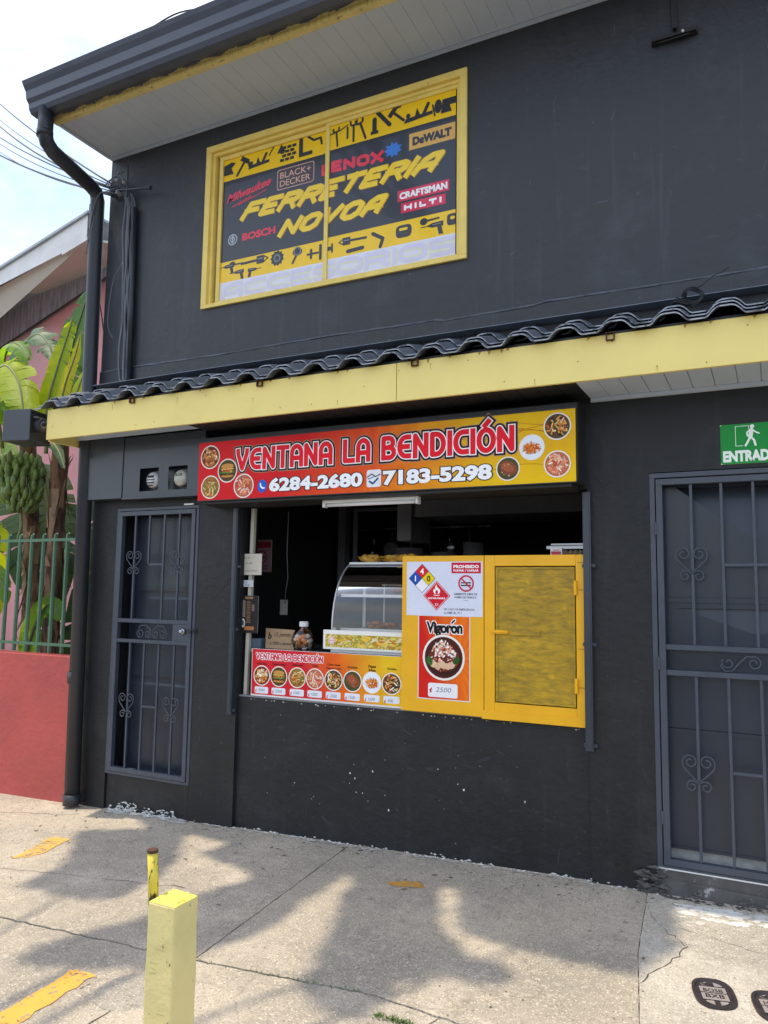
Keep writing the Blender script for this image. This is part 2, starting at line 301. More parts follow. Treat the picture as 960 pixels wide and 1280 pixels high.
    def bft(s, t, x0, z0, h, x1=None, col='#000000', layer=1, off=0.0, shear=0, slope=0, center=False):
        key = (t, off, shear)
        def tri(off):
            cu = bpy.data.curves.new('t', 'FONT'); cu.body = t; cu.offset = off; cu.shear = shear; cu.resolution_u = 3; cu.fill_mode = 'BOTH'
            o = bpy.data.objects.new('t', cu); COL.objects.link(o); dg = bpy.context.evaluated_depsgraph_get(); dg.update()
            me = bpy.data.meshes.new_from_object(o.evaluated_get(dg)); r = ([tuple(v.co) for v in me.vertices], [tuple(p.vertices) for p in me.polygons])
            bpy.data.objects.remove(o); bpy.data.curves.remove(cu); bpy.data.meshes.remove(me); return r
        v0, f0 = tri(0.0)
        xa = min(v[0] for v in v0); xb = max(v[0] for v in v0)
        cap = .72; sz = h / cap; sx = (x1 - x0) / (xb - xa) if x1 is not None else sz
        if center: x0 = x0 - sx * (xb - xa) / 2
        v, f = tri(off) if off else (v0, f0)
        if isinstance(col, str): col = rgb(col)
        k = len(s.v); y = s.Y - layer * .0005
        s.v += [(x0 + (p[0] - xa) * sx, y, z0 + p[1] * sz + slope * (p[0] - xa) * sx) for p in v]
        for q in f:
            s.f.append(tuple(i + k for i in q)); s.c.append([col] * len(q))
        return s
    def build(s, name, m, parent=None, xf=None, **k):
        b = MB(); b.v = [xf(v) for v in s.v] if xf else s.v; b.f = s.f; b.m = [0] * len(s.f)
        o = b.build(name, m, parent, **k); me = o.data
        at = me.color_attributes.new('Col', 'FLOAT_COLOR', 'CORNER'); fl = []
        for c in s.c:
            for q in c: fl += [q[0], q[1], q[2], 1.0]
        at.data.foreach_set('color', fl)
        return o
def jit(c, a=.15): 
    k = 1 + random.uniform(-a, a); return tuple(min(1, x * k * (1 + random.uniform(-a, a) * .4)) for x in c)
def food(p, cx, cz, r, kind, L=3, rim='#f6f0e4'):
    p.ell(cx, cz, r, r, rim, L, 28); q = r * .9
    bgc = {'fries': '#eef2f8', 'steak': '#4a4a26', 'chicken': '#7a2c14', 'burger': '#54401c', 'taco': '#a0702c', 'loaded': '#c06a50', 'mixed': '#5a4430', 'bowl': '#4a1c14'}[kind]
    p.ell(cx, cz, q, q, bgc, L + 1, 28); n = {'fries': 64, 'steak': 30}.get(kind, 70)
    if kind == 'fries': p.ell(cx, cz - .08 * r, q * .8, q * .5, '#b8bfcc', L + 1.2, 24); p.ell(cx, cz - .06 * r, q * .74, q * .44, '#e8ecf2', L + 1.3, 24)
    if kind == 'steak': p.ell(cx + .05 * r, cz + .05 * r, q * .86, q * .6, '#8a4a2a', L + 1.3, 24, -.5); p.ell(cx, cz + .1 * r, q * .6, q * .36, '#a8583a', L + 1.4, 24, -.5)
    if kind == 'bowl': p.ell(cx, cz - .1 * r, q * .9, q * .75, '#3a1410', L + 1.2, 26); p.ell(cx, cz - .05 * r, q * .84, q * .62, '#6a2a1c', L + 1.3, 26)
    if kind == 'burger':
        for zz, cc, hh, ww in ((-.45, '#c88a3c', .14, .7), (-.28, '#4a2412', .12, .72), (-.14, '#5c8a2c', .10, .8), (.0, '#c83a24', .10, .72), (.14, '#e8c050', .08, .76), (.36, '#cf9347', .26, .72)):
            p.ell(cx, cz + zz * r, q * ww, q * hh, cc, L + 1.2, 18); p.i += 1
        n = 30
    pal = {'fries': ['#d8701c', '#e88a2a', '#c85a14', '#f0a040', '#b84a10'], 'steak': ['#8a4226', '#b86844', '#d08a62', '#5a2412', '#3c6a20', '#c8a080'],
           'chicken': ['#c87838', '#a8602a', '#e09850', '#8a4820', '#d8a868', '#e8d8b8'], 'burger': ['#d89848', '#c8b060', '#6a9838', '#b03820'],
           'taco': ['#d8a048', '#b87a30', '#7a4420', '#e8d090', '#c8582a', '#6a8a34'], 'loaded': ['#f0c0a0', '#e89070', '#d86048', '#f8e0d0', '#c04030', '#e8a860'],
           'mixed': ['#e0a040', '#5a2a18', '#e8c060', '#8a3a22', '#f0e8d0', '#2a1a10', '#d87030'], 'bowl': ['#f0a890', '#f8dcc8', '#e8784c', '#f0c8a0', '#d85838', '#fff0e4']}[kind]
    for i in range(n):
        a = random.uniform(0, 2 * pi); d = math.sqrt(random.random()) * q * (.70 if kind in ('fries', 'steak', 'bowl', 'burger') else .8)
        x = cx + d * cos(a); z = cz + d * sin(a) * (.55 if kind in ('fries', 'burger') else 1) - (.05 * r if kind == 'fries' else 0); c = jit(rgb(random.choice(pal)), .25); LL = L + 1.6 + i / n * .5
        ro = random.uniform(0, pi)
        if kind in ('fries', 'loaded', 'mixed', 'taco'):
            l = r * random.uniform(.18, .34) * (1 - .5 * d / q); w = r * random.uniform(.06, .10) * (1.2 if kind != 'fries' else 1)
            p.stroke([(x - l * cos(ro), z - l * sin(ro)), (x + l * cos(ro), z + l * sin(ro))], w, c, LL, False)
        elif kind in ('chicken',): 
            sz = r * random.uniform(.12, .26) * (1 - .4 * d / q); p.ell(x, z, sz, sz * .7, c, LL, 12, ro); p.ell(x - sz * .2, z + sz * .2, sz * .45, sz * .25, tuple(min(1, q_ * 1.5) for q_ in c), LL + .005, 8, ro)
        else:
            sz = r * random.uniform(.03, .12) * (1 - .4 * d / q); p.ell(x, z, sz, sz * random.uniform(.3, .8), c, LL, 8, ro)

# ------------------------------------------------------------------ materials
M = dict(
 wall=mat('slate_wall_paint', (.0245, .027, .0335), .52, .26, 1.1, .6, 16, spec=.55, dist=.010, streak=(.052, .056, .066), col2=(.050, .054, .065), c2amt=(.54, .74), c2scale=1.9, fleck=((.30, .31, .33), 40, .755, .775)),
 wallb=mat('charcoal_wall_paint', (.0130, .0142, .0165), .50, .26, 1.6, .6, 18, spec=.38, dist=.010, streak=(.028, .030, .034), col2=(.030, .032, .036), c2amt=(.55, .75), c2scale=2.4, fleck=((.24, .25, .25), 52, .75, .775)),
 slate=mat('slate_metal_paint', (.030, .039, .054), .38, .10, 5, .12, 60, coat=.2),
 slatel=mat('slate_bar_paint', (.050, .061, .084), .42, .14, 9, .15, 70, coat=.1),
 panel=mat('slate_sheet_paint', (.020, .027, .043), .36, .16, 3, .16, 9, coat=.12, dist=.006),
 gutter=mat('gutter_paint', (.080, .094, .130), .38, .10, 4, .06, 30),
 pipe=mat('pipe_paint', (.022, .026, .034), .42, .12, 5, .1, 40),
 yel=mat('pale_yellow_paint', (.90, .73, .235), .5, .06, 1.4, .2, 50, col2=(.84, .66, .19), c2amt=(.55, .8), c2scale=4),
 yelold=mat('worn_yellow_paint', (.72, .60, .25), .6, .14, 6, .3, 60, col2=(.16, .12, .07), c2amt=(.60, .68), c2scale=14),
 winyel=mat('window_yellow_paint', (.88, .66, .16), .5, .08, 8, .2, 70, col2=(.55, .38, .07), c2amt=(.64, .75), c2scale=22),
 boxy=mat('chrome_yellow_paint', (.86, .44, .001), .45, .06, 5, .12, 45, coat=.15),
 boxdoor=mat('scraped_yellow_sheet', (.50, .30, .004), .45, .20, 3, .35, 40, col2=(.24, .16, .012), c2amt=(.38, .66), c2scale=26, stretch=(.45, 1, 1.6), fleck=((.70, .42, .005), 7, .66, .76)),
 soffit=mat('grey_soffit_paint', (.52, .59, .68), .6, .04, 3, .06, 30),
 soffd=mat('black_box_and_soffit_shade', (.020, .021, .023), .5, .10, 4, .1, 30),  # black of the shutter box, also the shade painted on canopy boards
 brown=mat('brown_board', (.075, .062, .06), .6, .16, 5, .2, 40),
 tile=mat('grey_tile_sheet', (.155, .175, .205), .34, .18, 6, .15, 30, metal=.25, col2=(.19, .20, .22), c2amt=(.55, .75), c2scale=9),
 tilelip=mat('bare_tile_edge', (.42, .45, .50), .45, .35, 14, .1, 30, metal=.3, col2=(.08, .09, .10), c2amt=(.5, .6), c2scale=20),
 rust=mat('rusty_tube', (.09, .035, .02), .8, .3, 20, .3, 90),
 conc=concrete('worn_concrete', (.455, .395, .31), (.30, .27, .225), (.55, .48, .385)),
 conc2=concrete('grey_concrete', (.38, .345, .285), (.24, .225, .195), (.48, .43, .36)), mark=wornpaint('worn_road_paint'),
 conc3=concrete('pale_smooth_concrete', (.52, .465, .38), (.36, .33, .28), (.60, .555, .48)),
 earth=mat('dark_dirt', (.05, .045, .038), .95, .3, 9, .5, 60),
 asphalt=mat('asphalt', (.05, .05, .05), .9, .2, 3, .5, 60),
 red=mat('red_wall_paint', (.40, .070, .062), .7, .14, 2.2, .6, 16, dist=.01, col2=(.34, .07, .066), c2amt=(.5, .75), c2scale=3),
 pink=mat('pink_wall_paint', (.74, .33, .33), .7, .10, 1.6, .25, 16, col2=(.68, .42, .43), c2amt=(.50, .75), c2scale=1.5),
 white=mat('white_paint', (.74, .74, .74), .5, .05, 3, .1, 30),
 cream=mat('cream_soffit', (.80, .77, .68), .6, .06, 2, .1, 30),
 greyboard=mat('weathered_boards', (.42, .45, .54), .8, .45, 5, .3, 60, stretch=(6, 1, .5)),
 green=mat('green_fence_paint', (.060, .150, .085), .5, .16, 8, .15, 60),
 black=mat('black_plastic', (.018, .018, .02), .4, .1, 5, .05, 40),
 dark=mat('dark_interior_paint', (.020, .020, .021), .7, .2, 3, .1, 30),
 darkg=mat('interior_grey', (.22, .22, .23), .5, .2, 4, .1, 30),
 steel=mat('steel', (.45, .46, .48), .28, .1, 5, .05, 40, metal=1),
 alu=mat('brushed_aluminium', (.60, .61, .62), .35, .06, 5, .05, 40, metal=.6),
 cream2=mat('ivory_pvc', (.48, .46, .38), .5, .1, 5, .05, 40),
 tube=mat('lamp_white', (.78, .79, .80), .35, .03, 5, .02, 40),
 bollard=mat('bollard_yellow', (.68, .575, .25), .62, .10, 3, .5, 22, fleck=((.30, .27, .20), 30, .70, .73), col2=(.56, .49, .20), c2amt=(.5, .75), c2scale=5, dist=.006),
 bolltop=mat('bollard_top_yellow', (.78, .68, .13), .6, .14, 30, 1.0, 60, dist=.01, col2=(.45, .38, .12), c2amt=(.58, .7), c2scale=30),
 cable=mat('cable_black', (.016, .016, .018), .5, .1, 5, 0, 40),
 cableg=mat('cable_grey', (.12, .13, .15), .5, .1, 5, 0, 40),
 stem=mat('banana_stem', (.20, .105, .055), .8, .3, 6, .6, 40, col2=(.05, .026, .016), c2amt=(.45, .6), c2scale=9, stretch=(1.6, 1.6, .5), dist=.01),
 stemg=mat('green_stem', (.17, .19, .075), .6, .2, 6, .3, 40, stretch=(1.6, 1.6, .4)),
 husk=mat('dry_husk', (.27, .17, .105), .85, .35, 12, .5, 50, stretch=(2, 2, .5)),
 fruit=mat('green_banana', (.14, .20, .05), .5, .45, 9, .1, 60),
 card=mat('cardboard', (.36, .24, .13), .8, .08, 6, .1, 60),
 weed=mat('weed_green', (.07, .13, .025), .7, .3, 20, 0, 40),
 print=printmat('printed_vinyl'), gloss=printmat('glossy_printed_vinyl', .5, .0, .25), winprint=printmat('window_vinyl', .35, .35, .4), matte=printmat('painted_marks', .8), paper=printmat('paper_print', .7),
 glass=glassmat('clear_glass'), bag=mat('snack_bag', (.70, .36, .04), .35, .3, 30, .4, 50, col2=(.85, .60, .2), c2amt=(.5, .6), c2scale=40),
 meterglass=mat('meter_dome', (.52, .53, .53), .12, .12, 30, 0, 40, coat=.8), meterbeige=mat('meter_beige', (.47, .45, .38), .35, .1, 20, 0, 40, coat=.3),
 lid=mat('cast_iron_lid', (.035, .028, .030), .5, .3, 30, .4, 60), lidp=mat('lid_plate', (.30, .24, .24), .5, .2, 40, .2, 60),
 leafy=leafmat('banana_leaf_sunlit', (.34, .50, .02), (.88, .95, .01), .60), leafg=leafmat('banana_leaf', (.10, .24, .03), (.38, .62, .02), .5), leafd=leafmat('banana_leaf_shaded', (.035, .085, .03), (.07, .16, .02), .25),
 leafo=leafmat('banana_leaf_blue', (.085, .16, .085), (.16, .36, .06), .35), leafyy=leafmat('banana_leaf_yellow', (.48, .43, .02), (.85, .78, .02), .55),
 treeleaf=leafmat('tree_leaf', (.05, .10, .03), (.10, .2, .02), .15), bark=mat('bark', (.12, .09, .065), .9, .3, 6, .6, 30),
 snack=mat('fried_snack', (.32, .11, .03), .6, .4, 40, .5, 60),
)
WX0 = -4.96; WX1 = 2.6; ZS = 3.68; GB = -1.95

# ------------------------------------------------------------------ ground
def gz(x, y): return -1.567 + .027 * x + .012 * y
g = MB(); g.add([(-900, -900, -1.99), (900, -900, -1.99), (900, 900, -1.99), (-900, 900, -1.99)], [(0, 1, 2, 3)]); g.build('ground', M['earth'], kind='structure')
g = MB(); g.add([(-60, -3.62, -1.93), (-60, -11, -1.93), (60, -11, -1.93), (60, -3.62, -1.93)], [(0, 1, 2, 3)]); g.build('road', M['asphalt'], kind='structure')
pav = MB(); pav.prism([(-40, -3.4, gz(-5, -3.4) - .30), (40, -3.4, -1.95), (40, .25, -1.9), (-40, .25, -2.0)], [(-40, -3.4, gz(-40, -3.4) + .9 - .05), (40, -3.4, gz(0, 0) - .055 - .03), (40, .25, gz(0, 0) - .05), (-40, .25, gz(-40, 0) + .9 - .05)])
pav = MB()
def gp(x, y, d=0): return (x, y, gz(x, y) + d)
pp_ = [(-12, -3.5), (6, -3.5), (6, .3), (-12, .3)]
pav.prism([gp(x, y, -.30) for x, y in pp_], [gp(x, y, -.035) for x, y in pp_]); pav = pav.build('pavement', M['earth'], kind='structure')
kb = MB(); kb.prism([gp(x, y, -.4) for x, y in ((-12, -3.64), (6, -3.64), (6, -3.502), (-12, -3.502))], [gp(x, y, -.004) for x, y in ((-12, -3.64), (6, -3.64), (6, -3.502), (-12, -3.502))]); kb.build('kerb', M['conc2'], pav, bevel=.01)
def jag(a, b, n, amp, seed):
    r = random.Random(seed); o = []
    for i in range(n):
        t = i / n; o.append((a[0] + (b[0] - a[0]) * t + (r.uniform(-amp, amp) if i else 0), a[1] + (b[1] - a[1]) * t + (r.uniform(-amp, amp) if i else 0)))
    return o
def slab(edges, m, top=0.0):
    pts = []
    for a, b, n, amp, sd, rev in edges:
        e = jag(a, b, n, amp, sd) + [b]
        if rev: e = e[::-1]
        pts += e[:-1]
    b = MB(); b.prism([gp(x, y, -.06) for x, y in pts], [gp(x, y, top) for x, y in pts]); return b.build('slab', m, pav)
J1a = (-2.53, .02); J1b = (-2.37, -1.66); J2a = (-12, -2.2); J2l = (-3.61, -1.71); J2c = (-1.49, -1.585); J2r = (-.56, -1.72); CRa = (-.66, -.02); CRb = (-.50, -1.40)
g_ = .007
slab([((-12, .28), (-12, -2.19), 1, 0, 1, 0), ((-12, -2.19), (-3.61, -1.70), 20, .012, 2, 0), ((-3.61, -1.70), (-2.38, -1.65), 26, .007, 3, 0), ((-2.38, -1.65), (-2.536, .28), 40, .0022, 4, 0), ((-2.536, .28), (-12, .28), 1, 0, 5, 0)], M['conc'])
slab([((-2.527, .28), (-2.371, -1.65), 40, .0022, 14, 0), ((-2.371, -1.65), (-1.49, -1.577), 24, .006, 6, 0), ((-1.49, -1.577), (-.56, -1.70), 20, .006, 7, 0), ((-.56, -1.70), (-.505, -1.35), 8, .005, 8, 0), ((-.503, -1.35), (-.598, -.75), 14, .0015, 9, 0), ((-.598, -.75), (-.683, .28), 14, .0015, 10, 0), ((-.685, .28), (-2.527, .28), 1, 0, 5, 0)], M['conc'], .001)
slab([((-.68, .28), (-.595, -.75), 14, .0015, 10, 0), ((-.595, -.75), (-.50, -1.35), 14, .0015, 9, 0), ((-.50, -1.35), (-.553, -1.70), 8, .003, 8, 0), ((-.553, -1.70), (6, -1.6), 10, .006, 16, 0), ((6, -1.6), (6, .28), 1, 0, 1, 0), ((6, .28), (-.68, .28), 1, 0, 1, 0)], M['conc3'], .0025)
slab([((-12, -3.498), (-12, -2.205), 1, 0, 1, 0), ((-12, -2.205), (-3.61, -1.716), 20, .012, 2, 0), ((-3.61, -1.716), (-2.38, -1.662), 26, .007, 3, 0), ((-2.38, -1.662), (-2.44, -3.498), 30, .004, 21, 0), ((-2.44, -3.498), (-12, -3.498), 1, 0, 1, 0)], M['conc'])
slab([((-2.432, -3.498), (-2.371, -1.662), 30, .004, 21, 0), ((-2.371, -1.662), (-1.49, -1.589), 24, .006, 6, 0), ((-1.49, -1.589), (-.56, -1.712), 20, .006, 7, 0), ((-.56, -1.712), (6, -1.612), 10, .006, 16, 0), ((6, -1.612), (6, -3.498), 1, 0, 1, 0), ((6, -3.498), (-2.432, -3.498), 1, 0, 1, 0)], M['conc'], .0005)
# paint marks, plaster splashes and hair cracks lie on the slabs
def gxf(v): return (v[0], v[2], gz(v[0], v[2]) + .0035 + (-v[1]))
def ragged(p, pts, col, layer=0, amp=.008, n=9, sd=1):
    r = random.Random(sd); o = []
    for i in range(len(pts)):
        a, b = pts[i], pts[(i + 1) % len(pts)]
        for k in range(n): o.append((a[0] + (b[0] - a[0]) * k / n + r.uniform(-amp, amp), a[1] + (b[1] - a[1]) * k / n + r.uniform(-amp, amp)))
    p.poly(o, col, layer)
for pts, c in (([(-4.33, -1.07), (-4.46, -.66), (-4.30, -.65), (-4.20, -1.0)], '#d8ac58'), ([(-2.74, -2.6), (-2.80, -1.95), (-2.67, -1.95), (-2.63, -2.45)], '#e0aa48'), ([(-2.0, -.455), (-1.83, -.385), (-1.76, -.47), (-1.94, -.505)], '#d09838')):
    p = Print(0); ragged(p, pts, c, 0, .012, 10, int(pts[0][0] * 100)); r = random.Random(3)
    for i in range(26):
        a, b = r.random(), r.random(); x = sum(q[0] for q in pts) / 4 + (a - .5) * .16; z = min(q[1] for q in pts) + b * (max(q[1] for q in pts) - min(q[1] for q in pts)); s_ = r.uniform(.004, .014)
        ragged(p, [(x - s_, z), (x, z - s_), (x + s_, z), (x, z + s_)], '#a8957c', 1, .003, 2, i)
    p.build('painted_dash', M['mark'], pav, xf=gxf)
p = Print(0); r = random.Random(11)
for i in range(70):
    x = -4.62 + r.random() * .75; z = .008 - r.random() ** 2 * .07; s_ = r.uniform(.008, .035); ragged(p, [(x - s_ * 1.8, z), (x, z - s_ * .6), (x + s_ * 1.8, z), (x, z + s_ * .6)], '#c8c8c4', 0, s_ * .3, 3, i)
for i in range(120):
    x = -3.9 + r.random() * 3.0; z = -.005 - abs(r.gauss(0, .012)); s_ = r.uniform(.004, .016); ragged(p, [(x - s_ * 2, z), (x, z - s_ * .6), (x + s_ * 2, z), (x, z + s_ * .6)], r.choice(['#b8b4aa', '#8a877f', '#d0cdc6']), 0, s_ * .3, 3, i)
for i in range(150):
    x = -.50 + r.random() * .9; z = -.10 - abs(r.gauss(0, .085)); s_ = r.uniform(.008, .045); ragged(p, [(x - s_ * 1.6, z), (x, z - s_ * .5), (x + s_ * 1.6, z), (x, z + s_ * .5)], r.choice(['#d8d6d0', '#e4e2dc', '#c8c5bc']), 0, s_ * .35, 4, i)
p.build('plaster_splash', M['matte'], pav, xf=gxf)
def crack(a, b, n, w, sd):
    p = Print(0); r = random.Random(sd); pts = [(a[0] + (b[0] - a[0]) * i / n + r.gauss(0, .008), a[1] + (b[1] - a[1]) * i / n + r.gauss(0, .008)) for i in range(n + 1)]
    for i in range(n): p.stroke(pts[i:i + 2], w * r.uniform(.3, 1.2), '#4a443c', 0, False)
    p.build('crack', M['matte'], pav, xf=gxf)
crack((-4.9, -1.35), (-3.0, -1.0), 26, .004, 1); crack((-.62, -.3), (-.40, -.62), 12, .004, 2); crack((-.40, -.62), (-.55, -1.05), 12, .005, 3); crack((-5.5, -.45), (-4.75, -.22), 14, .005, 4); crack((-1.2, -1.62), (-1.32, -2.6), 14, .004, 6); crack((-.1, -.55), (-.45, -.42), 12, .003, 7)
# pebbles and grit
p = Print(0); r = random.Random(5)
for i in range(1100):
    x = r.uniform(-5.5, .3); z = -abs(r.gauss(.0, .9 if i % 2 else .10)) - .01; s_ = r.uniform(.002, .006); ragged(p, [(x - s_, z), (x, z - s_), (x + s_, z), (x, z + s_)], r.choice(['#cfc8ba', '#e0dacd', '#4a4640', '#6b6459', '#5a544a']), 0, s_ * .3, 2, i)
p.build('grit', M['matte'], pav, xf=gxf, kind='stuff')
p = Print(0); r = random.Random(55)
for i in range(70):
    x = r.uniform(-5.0, .2); z = -.02 - abs(r.gauss(0, .35)); l = r.uniform(.006, .020); a = r.uniform(0, 3); p.ell(x, z, l, l * .4, r.choice(['#6a5030', '#4a3a26', '#7a6a4a', '#3a342c', '#8a8478']), 2, 8, a)
p.build('litter', M['matte'], pav, xf=gxf, kind='stuff')
# round concrete patch beside the post
b = MB(); b.lathe((-2.42, -1.98, gz(-2.42, -1.98) - .02), [(.0, .0245), (.13, .0245), (.15, .022), (.16, .0)], 28); b.build('concrete_patch', M['conc2'], pav)
b = MB(); r = random.Random(9)
for i in range(150):
    x = -1.36 + r.uniform(-.07, .09); y = -1.715 + r.gauss(0, .010); h = r.uniform(.004, .014); a = r.uniform(0, pi); z = gz(x, y); dx, dy = cos(a) * .004, sin(a) * .004
    b.add([(x - dx, y - dy, z), (x + dx, y + dy, z), (x + r.uniform(-.02, .02), y + r.uniform(-.02, .02), z + h)], [(0, 1, 2)])
for i in range(60):
    t = r.random(); x = -2.37 + t * .85; y = -1.655 + t * .075 + r.gauss(0, .006); h = r.uniform(.004, .014); z = gz(x, y); b.add([(x - .003, y, z), (x + .003, y, z), (x + r.uniform(-.01, .01), y + r.uniform(-.01, .01), z + h)], [(0, 1, 2)])
b.build('weeds', M['weed'], label='low green weeds growing in the pavement joint', cat='weeds', kind='stuff')
# iron covers
def cover(x, y, rx, ry, rot, l1, l2, label, prt=True):
    z = gz(x, y); t = empty('meter_cover', (x, y, z), label, 'cover', 'iron covers set in the pavement')
    n = 28; c, s_ = cos(rot), sin(rot)
    pw = lambda q: math.copysign(abs(q) ** .72, q)
    def E(k, zz): return [(x + c * rx * k * pw(cos(2 * pi * i / n)) - s_ * ry * k * pw(sin(2 * pi * i / n)), y + s_ * rx * k * pw(cos(2 * pi * i / n)) + c * ry * k * pw(sin(2 * pi * i / n)), z + zz) for i in range(n)]
    b = MB(); vs = E(1, .002) + E(1, .012) + E(.86, .012) + E(.84, .0050)
    f = [(k * n + i, k * n + (i + 1) % n, (k + 1) * n + (i + 1) % n, (k + 1) * n + i) for k in range(3) for i in range(n)] + [tuple(range(3 * n, 4 * n))]; b.add(vs, f); b.build('frame', M['lid'], t)
    if prt:
        def X(v): u, w = v[0] * rx, v[2] * ry; return (x + c * u - s_ * w, y + s_ * u + c * w, z + .0058 - v[1] + .002)
        p = Print(0); p.poly([(-.62, -.44), (.62, -.44), (.62, .44), (-.62, .44)], '#8e8684', 0)
        p.poly(A(0, 0, .78, .78, 100, 132, 5)[::-1] + [(-.5, .5), (-.14, .5)], '#8e8684', 0); p.poly(A(0, 0, .78, .78, 48, 80, 5) + [(.14, .5), (.5, .5)], '#8e8684', 0)
        p.poly(A(0, 0, .78, .78, 228, 260, 5) + [(-.14, -.5), (-.5, -.5)], '#8e8684', 0); p.poly(A(0, 0, .78, .78, 280, 312, 5) + [(.5, -.5), (.14, -.5)], '#8e8684', 0)
        p.bft(l1, -.46, .10, .22, .46, '#1c1414', 1, .02); p.bft(l2, -.44, -.30, .26, .44, '#1c1414', 1, .02); p.stroke([(-.62, .03), (.62, .03)], .05, '#1c1414', 1, False)
        p.build('plate', M['matte'], t, xf=X)
    return t
cover(-.265, -1.01, .080, .118, .25, 'BOSB', 'BXB', 'oval iron meter cover with raised letters on the pale concrete')
cover(-.045, -1.02, .080, .118, .25, 'HCSA', 'VX', 'oval iron cover cut by the right edge of the photo')
cover(-.02, -.17, .05, .05, 0, '', '', 'small round black cover close to the gate step', False)

# ------------------------------------------------------------------ the building
B = empty('shop_building', (-2.2, 0, -1.65), 'two storey charcoal grey painted shop building with yellow trim and grey eaves', 'building')
w = MB()
ZL = 1.69
# upper storey round the window hole
HX0, HX1, HZ0, HZ1 = -3.86, -1.735, 2.205, 3.475
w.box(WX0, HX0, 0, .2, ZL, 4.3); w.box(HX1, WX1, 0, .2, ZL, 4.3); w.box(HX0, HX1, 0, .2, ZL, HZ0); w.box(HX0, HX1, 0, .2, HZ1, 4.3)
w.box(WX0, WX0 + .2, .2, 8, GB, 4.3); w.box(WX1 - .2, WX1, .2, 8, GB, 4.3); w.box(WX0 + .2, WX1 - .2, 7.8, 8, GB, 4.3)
w.box(WX0, WX1, -.012, 0, 1.60, 1.785)
w.build('upper_wall', M['wall'], B)
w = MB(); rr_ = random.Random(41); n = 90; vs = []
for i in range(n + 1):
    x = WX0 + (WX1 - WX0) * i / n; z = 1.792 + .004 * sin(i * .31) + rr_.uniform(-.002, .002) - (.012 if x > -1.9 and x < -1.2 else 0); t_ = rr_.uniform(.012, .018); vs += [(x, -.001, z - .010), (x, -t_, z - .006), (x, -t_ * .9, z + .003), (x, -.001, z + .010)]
w.add(vs, [(4 * i + a, 4 * i + a + 1, 4 * i + 5 + a, 4 * i + 4 + a) for i in range(n) for a in range(3)]); w.build('plaster_ridge', mat('ridge_highlight_paint', (.10, .11, .13), .5, .35, 7, .5, 40, col2=(.05, .055, .068), c2amt=(.45, .6), c2scale=6), B)  # lighter ridge colour stands in for the highlight along the edge
w = MB()
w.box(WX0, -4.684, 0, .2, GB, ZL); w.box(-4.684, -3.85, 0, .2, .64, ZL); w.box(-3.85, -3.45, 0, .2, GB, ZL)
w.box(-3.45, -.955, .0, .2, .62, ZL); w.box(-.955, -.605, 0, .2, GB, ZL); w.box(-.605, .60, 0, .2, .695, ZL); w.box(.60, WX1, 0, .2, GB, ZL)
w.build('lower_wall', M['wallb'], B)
w = MB(); w.box(-3.449, -.956, .03, .2, GB, -.755); w.build('counter_wall', M['wallb'], B)
w = MB(); w.box(-4.683, -3.86, .015, .25, GB, -1.425); w.build('door_threshold', M['wallb'], B, bevel=.008)
w = MB(); w.box(-.604, .599, .0, .35, GB, -1.455); w.prism([(-.66, -.0, GB), (-.66, -.05, GB), (.70, -.10, GB), (.70, .0, GB)], [(-.60, -.001, -1.50), (-.60, -.004, -1.50), (.66, -.03, -1.53), (.66, -.001, -1.53)]); w.build('gate_step', mat('worn_step', (.085, .083, .08), .8, .3, 8, .6, 40, col2=(.42, .42, .40), c2amt=(.60, .70), c2scale=16, dist=.01), B, bevel=.008)
w = MB(); w.box(-.604, .599, -.002, .34, -1.4545, -1.447); w.build('sill_plaster', M['white'], B)
# chipped paint
p = Print(.03); r = random.Random(21)
for cx, cz, s0, n in ((-2.98, -1.33, .03, 5), (-2.83, -1.36, .03, 6), (-2.56, -1.20, .06, 16), (-2.50, -1.30, .06, 12), (-2.2, -1.37, .05, 8), (-1.68, -1.12, .05, 9), (-1.35, -1.22, .02, 3), (-3.2, -1.4, .03, 4), (-2.30, -1.05, .03, 3), (-1.9, -1.15, .03, 3), (-3.1, -.85, .02, 2)):
    for i in range(max(1, n // 3)):
        x = cx + r.gauss(0, s0); z = cz + r.gauss(0, s0 * .8); s_ = r.uniform(.0015, .0065); ragged(p, [(x - s_, z), (x, z - s_ * r.uniform(.5, 1.8)), (x + s_, z), (x, z + s_ * r.uniform(.5, 2))], r.choice(['#d0d0d0', '#b8b8b8', '#e0e0e0']), 0, s_ * .4, 2, i)
for i in range(40):
    x = -3.40 + r.random() * 2.4; z = -.766 - abs(r.gauss(0, .003)); s_ = r.uniform(.001, .0045); ragged(p, [(x - s_ * 2, z), (x, z - s_), (x + s_ * 2, z), (x, z + s_)], r.choice(['#c8c8c0', '#e0dccb', '#9a9a94']), 0, s_ * .3, 2, i)
p.build('chipped_paint', M['matte'], B)
def lumps(spec, m, name, sd):
    r = random.Random(sd); b = MB()
    for x0, x1, y0, n, smin, smax, zz in spec:
        for i in range(n):
            x = r.uniform(x0, x1); y = y0 - abs(r.gauss(0, .014)); s_ = r.uniform(smin, smax); z = gz(x, y) + r.random() ** 2.5 * zz; q = []
            for dx, dy, dz in ((1, 0, 0), (0, 1, 0), (-1, 0, 0), (0, -1, 0), (0, 0, 1), (0, 0, -1)):
                k = s_ * r.uniform(.5, 1.3); q.append((x + dx * k * 1.6, y + dy * k * .6, z + dz * k * .7))
            b.add(q, [(0, 1, 4), (1, 2, 4), (2, 3, 4), (3, 0, 4), (1, 0, 5), (2, 1, 5), (3, 2, 5), (0, 3, 5)])
    return b.build(name, m, B, kind='stuff')
